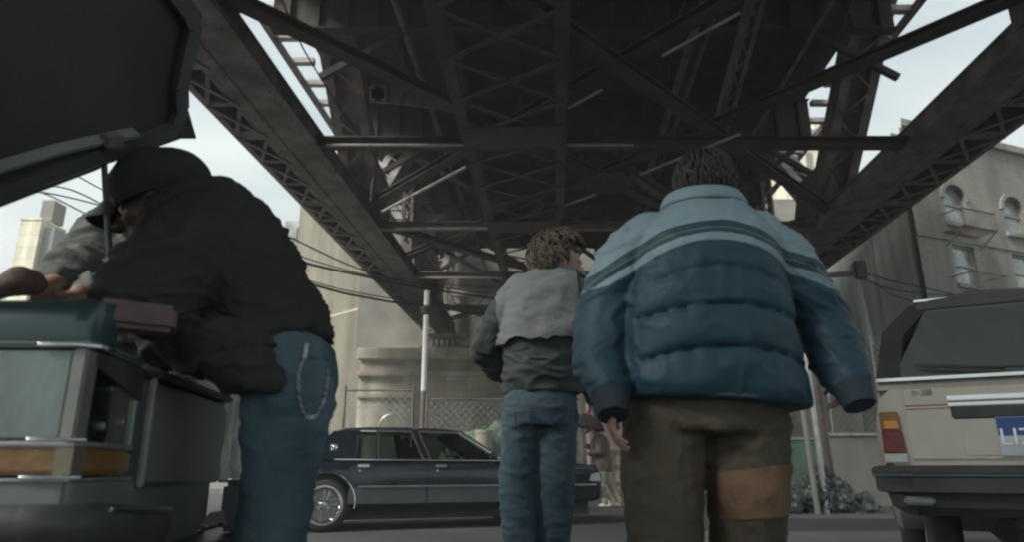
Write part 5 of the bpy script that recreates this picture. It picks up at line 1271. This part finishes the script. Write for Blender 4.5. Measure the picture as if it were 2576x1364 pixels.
# ---------------- 2. youth in the grey jacket, looking right
D2 = 2.85
mb = MB(); X2 = P(1365, 900, D2).x
h2 = P(1408, 660, D2); M2 = frame(R(-82), R(-6), R(2))
head(mb, h2, M2, 1.0); capsule(mb, h2+V((-.02, .0, -.07)), .055, P(1385, 720, D2), .062)
s2L, s2R = P(1290, 745, D2), P(1462, 745, D2+.05); e2L, e2R = P(1222, 880, D2+.05), P(1500, 880, D2+.1); w2L = P(1272, 945, D2+.16); w2R = P(1500, 1000, D2+.05)
mb.loft([ring((X2, D2, z), rx, ry, 24) for z, rx, ry in ((.95, .13, .09), (1.15, .13, .09), (1.35, .15, .1), (1.48, .14, .08), (1.54, .07, .06))])
chain(mb, [(s2L, .045), (e2L, .038), (w2L, .028)]); chain(mb, [(s2R, .045), (e2R, .038), (w2R, .028)])
hand(mb, w2L, (w2L-e2L), (0, .3, 1), 1, .4, .95); hand(mb, w2R, (0, -.1, -1), (1, -.2, 0), 1, .5, .95)
hl, hr_ = P(1310, 1020, D2), P(1400, 1020, D2)
k2L, k2R = V((P(1308, 1180, D2).x, D2, .48)), V((P(1392, 1180, D2).x, D2+.04, .48)); a2L, a2R = V((P(1302, 1180, D2).x, D2+.02, .1)), V((P(1390, 1180, D2).x, D2-.06, .1))
chain(mb, [(hl, .065), (k2L, .045), (a2L, .035)]); chain(mb, [(hr_, .065), (k2R, .045), (a2R, .035)])
p2 = link('person', remesh(mb, .0055, 3), M['skin'], None, 70)
tag(p2, 'slim youth with tousled brown hair in grey jacket and blue jeans, head turned right', 'person')
eyes(h2, M2, 1.0, p2)
Mi2 = M2.transposed()
skullcap('hair', h2, M2, (.088, .104, .102), M['hairbr'], p2, zmin=-.62, ymax=.22, off=(0, -.012, .018), disp=.012)
locks('hair_strands', h2+M2 @ V((0, -.012, .02)), M2, (.093, .107, .106), 1200, .062, lambda v: (v.y < .05 or v.z > .8) and v.z > -.55 and not (v.z < .1 and v.y > -.2 and abs(v.x) > .5), M['hairbr'], p2, 9, 1.2, .0042)
mb = MB()
J2 = [(990, 1268, 1462, D2, .115), (968, 1266, 1466, D2, .125), (940, 1264, 1470, D2, .14), (860, 1262, 1478, D2, .15), (790, 1266, 1482, D2, .15), (745, 1272, 1482, D2, .14), (715, 1300, 1478, D2, .115), (696, 1340, 1458, D2, .08), (680, 1352, 1442, D2, .065)]
mb.loft(secs(J2))
chain(mb, [(P(1312, 742, D2), .072), (P(1268, 790, D2), .070), (e2L, .064), (P(1248, 925, D2+.12), .055), (w2L, .045)])
chain(mb, [(P(1448, 745, D2+.02), .072), (P(1482, 800, D2+.06), .070), (e2R, .062), (w2R, .048)])
j2 = remesh(mb, .0075, 4)
displace(j2, lambda p, n: crease(p, 9, .010)+.009*noise.noise(V((p.x*10, p.y*8, p.z*7)))+.007*noise.noise(V((p.x*12+p.z*14, p.y*10, p.z*24)))*(1 if p.x < P(1262, 850, D2).x or p.z < P(1365, 900, D2).z else .4))
jk = link('jacket', j2, M['gjacketd'], p2, 70)
# pale yoke flap hanging loose over the back
zf0 = P(1365, 838, D2-.15).z; xfl, xfr = P(1258, 780, D2).x, P(1446, 780, D2).x; zf1 = P(1365, 697, D2-.05).z
def yoff(co):
    t = max(0, min(1, (P(1365, 760, D2-.15).z-co.z)/(P(1365, 760, D2-.15).z-zf0))); return .010+.014*t+.004*math.sin(co.x*50+1)*t
patch_from(j2, lambda c, n: n.y < .3, yoff, 'yoke_flap', M['gjacket'], jk, .006, cuts=((V((xfr, 0, zf0-.012)), V((.06, 0, -1))), (V((xfr, 0, 0)), V((1, 0, .12*0))), (V((xfl, 0, zf0)), V((-1, 0, -.1)))))
patch_from(j2, lambda c, n: c.z > P(1365, 706, D2).z, .006, 'collar', M['gjacketd'], jk, .008)
sv = patch_from(j2, lambda c, n: c.x > xfr+.01 and c.z > P(1440, 870, D2-.1).z and n.y < .2 and c.z < P(1440, 720, D2).z, .005, 'shoulder_panel', mat('mid_grey_cloth', (.105, .12, .12), .8, bump=.2), jk, .003)
mb = MB()
mb.loft(secs([(950, 1278, 1448, D2, .105), (985, 1270, 1448, D2, .115), (1030, 1266, 1450, D2, .12), (1075, 1268, 1448, D2, .11)]))
chain(mb, [(P(1313, 1050, D2), .080), (V((k2L.x-.006, D2, .74)), .073), (k2L, .063), (V((a2L.x, a2L.y, .3)), .066), (V((a2L.x, a2L.y, .08)), .072)])
chain(mb, [(P(1402, 1050, D2), .080), (V((k2R.x+.008, D2, .74)), .073), (k2R, .063), (V((a2R.x, a2R.y, .3)), .066), (V((a2R.x, a2R.y, .08)), .072)])
t2 = remesh(mb, .0075, 4); displace(t2, trouser_disp)
jn = link('jeans', t2, M['denim'], p2, 70)
mb = MB()   # pocket seams
for x in (1318, 1412):
    pts = [P(x+a, b, D2-.128) for a, b in ((-22, 1040), (22, 1036), (24, 1078), (2, 1096), (-20, 1080), (-22, 1040))]; MB().tube(pts, .0016, 4).build('pocket_seam', M['denimdk'], jn)
shoes(p2, [((a2L.x, a2L.y, 0), (-.1, 1, 0)), ((a2R.x, a2R.y, 0), (.15, 1, 0))], M['white'])

# ---------------- 3. big man in black bending over the cart
D3 = 1.92
def Q(x, y, D=D3): return P(x, y, D)
mb = MB()
h3 = Q(398, 500, D3-.0); M3 = frame(R(100), R(-20), 0)
head(mb, h3, M3, 1.08); capsule(mb, h3+V((.02, 0, -.06)), .07, Q(500, 545), .09)
s3 = Q(500, 600, D3-.17); e3 = Q(405, 735, D3-.26); w3 = Q(300, 768, D3-.27)
s3b = Q(470, 600, D3+.18); e3b = Q(390, 720, D3+.22); w3b = Q(330, 770, D3+.1)
chain(mb, [(Q(740, 950), .08), (Q(640, 790), .12), (Q(530, 650), .12), (Q(490, 590), .10)])
chain(mb, [(s3, .06), (e3, .05), (w3, .034)]); chain(mb, [(s3b, .06), (e3b, .05), (w3b, .034)])
hand(mb, w3, (-1, -.1, .0), (0, 0, 1), -1, .35, 1.05); hand(mb, w3b, (-1, -.3, -.3), (0, 0, 1), 1, .5, 1.05)
hp = Q(742, 1010, D3-.08); hq = Q(725, 1010, D3+.1); k3 = V((hp.x-.035, D3-.08, .48)); k3b = V((hq.x-.04, D3+.12, .48)); a3 = V((k3.x-.03, D3-.06, .1)); a3b = V((k3b.x-.04, D3+.14, .1))
chain(mb, [(hp, .06), (k3, .045), (a3, .04)]); chain(mb, [(hq, .06), (k3b, .045), (a3b, .04)])
p3 = link('person', remesh(mb, .006, 3), mat('shaded_skin', (.085, .055, .042), .5, bump=.05), None, 70)  # heavy shade on head and hands painted into the skin colour
tag(p3, 'heavy man in black jacket and cap bending over the open car, chain on his jeans', 'person')
eyes(h3, M3, 1.08, p3)
locks('hair', h3+M3 @ V((0, -.01, .0)), M3, (.09, .112, .10), 160, .035, lambda v: v.y < -.5 and v.z < -.05 and v.z > -.8, M['hairdk'], p3, 4, .8, .0055)
# cap: crown, button and long peak
cm = MB(); cm.sph(h3+M3 @ V((0, -.012, .036)), V((.118, .150, .118)), M3, 32, 20); me = cm.mesh(); bm = bmesh.new(); bm.from_mesh(me); Mi3 = M3.transposed()
bmesh.ops.delete(bm, geom=[f for f in bm.faces if (Mi3 @ (f.calc_center_median()-h3)).z < -.012], context='FACES'); bm.to_mesh(me); bm.free()
def fn(o):
    q = o.modifiers.new('t', 'SOLIDIFY'); q.thickness = .008; s_ = o.modifiers.new('s', 'SUBSURF'); s_.levels = 2
me = evalmods(me, fn); displace(me, lambda p, n: .004*noise.noise(p*22)); cap = link('cap', me, M['black'], p3, 60)
pk_ = []
for t in (0, .25, .5, .75, 1):
    row = []
    for k in range(13):
        a = math.pi*(k/12); rx = .10-.012*t; row.append(h3+M3 @ V((math.cos(a)*rx, .10+.058*t*math.sin(a)*1.05+ .035*math.sin(a), .012-.03*t-.03*(math.cos(a))**2)))
    pk_.append(row)
pm = MB().loft(pk_, caps=False, closed=False).mesh(False)
def fn2(o):
    q = o.modifiers.new('t', 'SOLIDIFY'); q.thickness = .006
link('peak', evalmods(pm, fn2), M['black'], cap, 60)
MB().sph(h3+M3 @ V((0, -.012, .156)), .009).build('button', M['black'], cap, smooth=60)
# jacket
mb = MB()
def ell(x, y, ang, hw, hdp, D=D3):
    """ring perpendicular to the bent spine; ang = direction of the half width in the picture"""
    c = Q(x, y, D); u = V((math.cos(ang), 0, math.sin(ang))); s_ = (c-V((0, 0, CH))).length/F*1.0
    return ring(c, hw*s_, hdp, 32, 2.2, u=tuple(u), v=(0, 1, 0))
# spine from the hem (lower right) to the neck (upper left)
mb.loft([ell(730, 872, R(14), 99, .195), ell(690, 800, R(22), 113, .22), ell(618, 715, R(30), 134, .24), ell(545, 635, R(38), 150, .25), ell(500, 575, R(42), 130, .215), ell(462, 545, R(45), 96, .15), ell(440, 525, R(48), 70, .1)])
mb.loft([ell(630, 860, R(0), 150, .18), ell(575, 790, R(5), 175, .2), ell(510, 700, R(15), 180, .21), ell(470, 620, R(25), 150, .2)])
mb.loft([ell(545, 955, R(-8), 62, .12), ell(560, 900, R(0), 128, .17), ell(560, 840, R(4), 150, .18), ell(560, 770, R(8), 150, .18)])   # hanging front
mb.loft([ell(600, 840, 0, 136, .2, D3-.05), ell(608, 900, 0, 126, .2, D3-.06), ell(640, 950, 0, 92, .15, D3-.09), ell(655, 978, 0, 70, .10, D3-.12)])
chain(mb, [(Q(520, 595, D3-.15), .13), (Q(455, 670, D3-.22), .12), (e3, .105), (Q(345, 745, D3-.27), .085), (Q(318, 738, D3-.27), .07)])
chain(mb, [(Q(470, 600, D3+.17), .12), (e3b, .10), (w3b+V((.05, 0, .02)), .075)])
chain(mb, [(Q(430, 830, D3), .10), (Q(450, 720, D3), .14)])
j3 = remesh(mb, .009, 6); displace(j3, lambda p, n: .014*noise.noise(V((p.x*6, p.y*6, p.z*6)))+crease(V((p.x, p.y, -p.x*.4+p.z)), 5, .012)+crease(p+V((2, 7, 3)), 11, .009))
jk3 = link('jacket', j3, M['black'], p3, 70)
mb = MB()
mb.loft([ell(728, 850, R(10), 66, .15), ell(740, 880, R(6), 88, .19), ell(744, 950, R(0), 90, .19), ell(738, 1010, R(0), 86, .18), ell(725, 1070, R(0), 74, .16)])
mb.loft([ell(705, 900, R(0), 90, .18, D3+.03), ell(712, 1000, R(0), 84, .18, D3+.03)])
chain(mb, [(Q(748, 1000, D3-.05), .10), (V((hp.x-.024, D3-.06, .76)), .088), (k3, .078), (V((a3.x, a3.y, .3)), .088), (V((a3.x, a3.y, .08)), .09)])
chain(mb, [(Q(718, 1000, D3+.1), .10), (V((hq.x-.01, D3+.1, .74)), .095), (k3b, .085), (V((a3b.x, a3b.y, .3)), .086), (V((a3b.x, a3b.y, .08)), .09)])
mb.loft([ell(684, 905, 0, 56, .07, D3-.06), ell(684, 980, 0, 64, .085, D3-.07), ell(682, 1080, 0, 62, .085, D3-.08), ell(682, 1200, 0, 58, .08, D3-.08), ell(684, 1330, 0, 56, .08, D3-.08), ell(686, 1440, 0, 54, .08, D3-.08)])
t3 = remesh(mb, .0085, 4); displace(t3, trouser_disp); jn3 = link('jeans', t3, M['denim'], p3, 70)
# wallet chain and pocket seam, laid on the hip surface
from mathutils.bvhtree import BVHTree
bv = BVHTree.FromPolygons([v.co for v in t3.vertices], [tuple(p.vertices) for p in t3.polygons])
def onhip(x, y, off=.006):
    o_ = V((0, 0, CH)); d_ = (P(x, y, 2)-o_).normalized(); h_, n_, i_, dist = bv.ray_cast(o_, d_)
    return (h_+n_*off) if h_ is not None else P(x, y, D3-.2)
path = [(762, 905), (752, 925), (748, 950), (749, 980), (754, 1010), (762, 1035), (772, 1048), (784, 1052), (796, 1044), (806, 1025), (813, 1000), (818, 970), (821, 945), (823, 925)]
pts = [onhip(*p) for p in path]
dense = []
for a, b in zip(pts, pts[1:]):
    n_ = max(1, int((b-a).length/.0085))
    for k in range(n_): dense.append(a.lerp(b, k/n_))
cb_ = MB()
for i, (a, b) in enumerate(zip(dense, dense[1:])):
    d_ = (b-a).normalized(); u_c = d_.cross(V((0, 1, 0))).normalized() if i % 2 else d_.cross(V((1, 0, 0))).normalized()
    c = (a+b)/2; k_ = []
    for j in range(9):
        t = 2*math.pi*j/8; k_.append(c+d_*math.cos(t)*.0062+u_c*math.sin(t)*.0038)
    cb_.tube(k_, .0012, 5, caps=False)
cb_.build('wallet_chain', mat('chain_steel', (.45, .47, .48), .3, 1, bump=0), jn3, smooth=60)
a, b = onhip(764, 868, .012), onhip(759, 904, .012)
MB().bar(a, b, .010, .003, (0, 1, 0)).build('belt_tag', M['alu'], jn3)
MB().tube([onhip(758, 905, .008), onhip(764, 912, .008), onhip(754, 918, .008)], .002, 5).build('clip', M['chrome'], jn3)
for q_ in (((772, 900), (790, 904), (815, 902), (830, 912)), ((745, 880), (780, 878), (820, 872))): MB().tube([onhip(x, y, .001) for x, y in q_], .0016, 4).build('pocket_seam', M['denimdk'], jn3)
shoes(p3, [((a3.x, a3.y, 0), (-1, .1, 0)), ((a3b.x, a3b.y, 0), (-1, .1, 0))], M['rubber'])

# ---------------- 4. vendor in grey green jacket behind the cart
D4 = 2.55
mb = MB(); h4 = P(372, 570, D4); M4 = frame(R(150), R(-35), 0); head(mb, h4, M4, 1.0)
capsule(mb, h4, .06, P(345, 640, D4), .07)
s4 = P(250, 600, D4-.1); e4 = P(175, 705, D4-.35); w4 = P(105, 728, 1.95)
s4b = P(370, 640, D4); e4b = P(300, 730, D4-.3); w4b = P(60, 705, 1.9)
mb.loft([ring((P(300, 700, D4).x+.1, D4+.1, z), .15, .11) for z in (.85, 1.0, 1.2, 1.38)])
chain(mb, [(s4, .05), (e4, .042), (w4, .03)]); chain(mb, [(s4b, .05), (e4b, .042), (P(200, 740, 2.05), .03)])
hand(mb, w4, (-1, -.3, -.1), (0, 0, 1), -1, .4, 1.0); hand(mb, P(200, 745, 2.03), (-1, -.2, -.1), (0, 0, 1), 1, .4)
hx = P(300, 700, D4).x+.12
for s_ in (-.1, .1): chain(mb, [((hx+s_, D4+.15, .85), .08), ((hx+s_, D4+.12, .45), .055), ((hx+s_, D4+.15, .1), .04)])
p4 = link('person', remesh(mb, .0065, 3), M['skin'], None, 70); tag(p4, 'man in grey green jacket leaning in from the far side of the open car', 'person')
eyes(h4, M4, 1.0, p4); skullcap('hair', h4, M4, (.088, .107, .103), M['hairdk'], p4, zmin=-.5)
mb = MB()
mb.loft([ring(P(x, y, D4+dd), rx, ry, 28) for x, y, dd, rx, ry in ((355, 880, .1, .22, .15), (340, 780, .05, .23, .17), (325, 690, 0, .22, .17), (308, 605, -.02, .19, .15), (305, 558, -.02, .14, .11), (325, 530, 0, .08, .07))])
chain(mb, [(P(280, 590, D4-.03), .105), (P(232, 640, D4-.18), .095), (e4, .082), (P(140, 722, 2.1), .058)])
chain(mb, [(P(340, 640, D4-.1), .105), (e4b, .08), (P(225, 742, 2.1), .055)])
j4 = remesh(mb, .01, 4); displace(j4, lambda p, n: crease(p, 7, .02)+ .016*noise.noise(V((p.x*9-p.z*6, p.y*7, p.z*4)))+.010*noise.noise(V((p.x*18-p.z*12, p.y*14, p.z*8)))); link('jacket', j4, M['olive'], p4, 70)
mb = MB()
for s_ in (-.1, .1): chain(mb, [((hx+s_, D4+.15, .88), .115), ((hx+s_, D4+.12, .45), .085), ((hx+s_, D4+.15, .1), .08)])
jx = P(350, 870, D4+.1).x; mb.loft([ring((hx, D4+.14, .80), .19, .13), ring((hx, D4+.13, .98), .19, .14), ring(((hx+jx)/2, D4+.12, 1.12), .19, .14), ring((jx, D4+.1, 1.27), .17, .13)])
link('trousers', remesh(mb, .012, 4), M['denimdk'], p4, 70); shoes(p4, [((hx-.1, D4+.15, 0), (0, -1, 0)), ((hx+.1, D4+.15, 0), (0, -1, 0))], M['rubber'])
gl = MB(); chain(gl, [(P(85, 712, 1.84), .034), (P(45, 708, 1.8), .04), (P(5, 722, 1.78), .032), (P(-30, 730, 1.78), .03)])
gm = remesh(gl, .006, 3); displace(gm, lambda p, n: .006*noise.noise(p*30)); o = link('cloth_bundle', gm, mat('brown_cloth', (.15, .095, .08), .8, var=.3, scale=14), None, 70); tag(o, 'brown gloved bundle lying on the teal car front at the left edge', 'bundle')

# ---------------- 5. distant person in brown coat, with umbrella
D5 = 15.3
c5 = P(1510, 1150, D5); x5 = c5.x
mb = MB(); h5 = V((x5-.04, D5, 1.58)); M5 = frame(R(80), R(-12), 0); head(mb, h5, M5, 1.05); capsule(mb, h5, .06, (x5, D5, 1.4), .07)
mb.loft([ring((x5, D5, z), .15, .11) for z in (.9, 1.1, 1.3, 1.42)])
chain(mb, [((x5-.06, D5-.16, 1.36), .05), ((x5-.04, D5-.2, 1.12), .045), ((x5-.27, D5-.16, 1.08), .03)]); chain(mb, [((x5-.0, D5+.16, 1.36), .05), ((x5-.1, D5+.2, 1.2), .045), ((x5-.3, D5+.1, 1.25), .03)])
hand(mb, (x5-.28, D5-.16, 1.08), (-1, 0, .1), (0, 0, 1), 1, .6); hand(mb, (x5-.3, D5+.1, 1.25), (-1, 0, .1), (0, 0, 1), 1, 1.0)
for q in (-1, 1): chain(mb, [((x5+.05, D5+q*.09, .85), .07), ((x5+.1+q*.1, D5+q*.09, .47), .05), ((x5+.22+q*.16, D5+q*.09, .1), .04)])
p5 = link('person', remesh(mb, .009, 3), M['skin'], None, 70); tag(p5, 'distant person in brown coat and pale trousers holding a white cup beyond the sedan', 'person')
skullcap('hair', h5, M5, (.09, .11, .107), M['hairdk'], p5, zmin=-.4)
mb = MB(); mb.loft([ring((x5+dx, D5, z), rx, ry) for z, dx, rx, ry in ((.72, .02, .22, .2), (.95, .02, .22, .19), (1.2, 0, .21, .19), (1.36, 0, .19, .18), (1.46, 0, .11, .12), (1.5, 0, .07, .07))])
chain(mb, [((x5-.04, D5-.18, 1.36), .09), ((x5-.04, D5-.22, 1.12), .08), ((x5-.23, D5-.17, 1.08), .055)]); chain(mb, [((x5, D5+.17, 1.36), .09), ((x5-.1, D5+.21, 1.2), .08), ((x5-.27, D5+.12, 1.25), .055)])
j5 = remesh(mb, .014, 3); displace(j5, folds(.014, 6, 6, 5)); link('coat', j5, M['browncoat'], p5, 70)
mb = MB()
for q in (-1, 1): chain(mb, [((x5+.05, D5+q*.09, .85), .10), ((x5+.1+q*.1, D5+q*.09, .47), .08), ((x5+.22+q*.16, D5+q*.09, .12), .07)])
link('trousers', remesh(mb, .014, 3), M['tan'], p5, 70); shoes(p5, [((x5+.12, D5-.09, 0), (-1, 0, 0)), ((x5+.36, D5+.09, 0), (-1, 0, 0))], M['white'])
o = MB().rev([(0, 0), (.032, 0), (.042, .11), (.038, .11), (.03, .008), (0, .008)], (x5-.375, D5-.16, 1.06), (0, 0, 1), 18).build('paper_cup', M['white'], None, smooth=40); tag(o, 'white paper cup in the hand of the person in the brown coat', 'cup')
ub = empty('black_umbrella'); tag(ub, 'black umbrella tilted over the distant person in the brown coat', 'umbrella')
uc = P(1478, 1045, D5-.1); Mu = frame(0, 0, R(12))
cv = MB(); rows = []
for t, (rx, z) in enumerate(((.02, .02), (.14, 0), (.27, -.06), (.36, -.15), (.42, -.27))):
    rows.append([uc+Mu @ V((rx*math.cos(a)*(1.0), rx*math.sin(a), z-(.0 if k % 2 else .0)*t)) for k, a in enumerate([2*math.pi*k/16 for k in range(16)])])
cv.loft(rows, caps=False); link('canopy', evalmods(cv.mesh(False), fn2), M['black'], ub, 30)
MB().tube([uc+Mu @ V((0, 0, .08)), uc+Mu @ V((0, 0, -.3)), V((x5-.38, D5+.1, 1.2))], .008, 6).build('shaft', M['alu'], ub)
# pale timber trestle behind
tr_ = empty('timber_trestle'); tag(tr_, 'pale timber trestle standing between the distant person and the striped jacket', 'trestle')
tx = P(1556, 1200, 15.8).x
for dx in (-.16, .16):
    MB().bar((tx+dx*.5, 15.8, 1.15), (tx+dx, 15.6, 0), .07, .05, (0, 1, 0)).build('leg', M['wood'], tr_); MB().bar((tx+dx*.5, 15.8, 1.15), (tx+dx, 16.1, 0), .07, .05, (0, 1, 0)).build('leg', M['wood'], tr_)
for z_ in (.45, .8, 1.12): MB().bar((tx-.24, 15.68, z_), (tx+.24, 15.68, z_), .03, .11, (0, 0, 1)).build('crossbar', M['wood'], tr_)
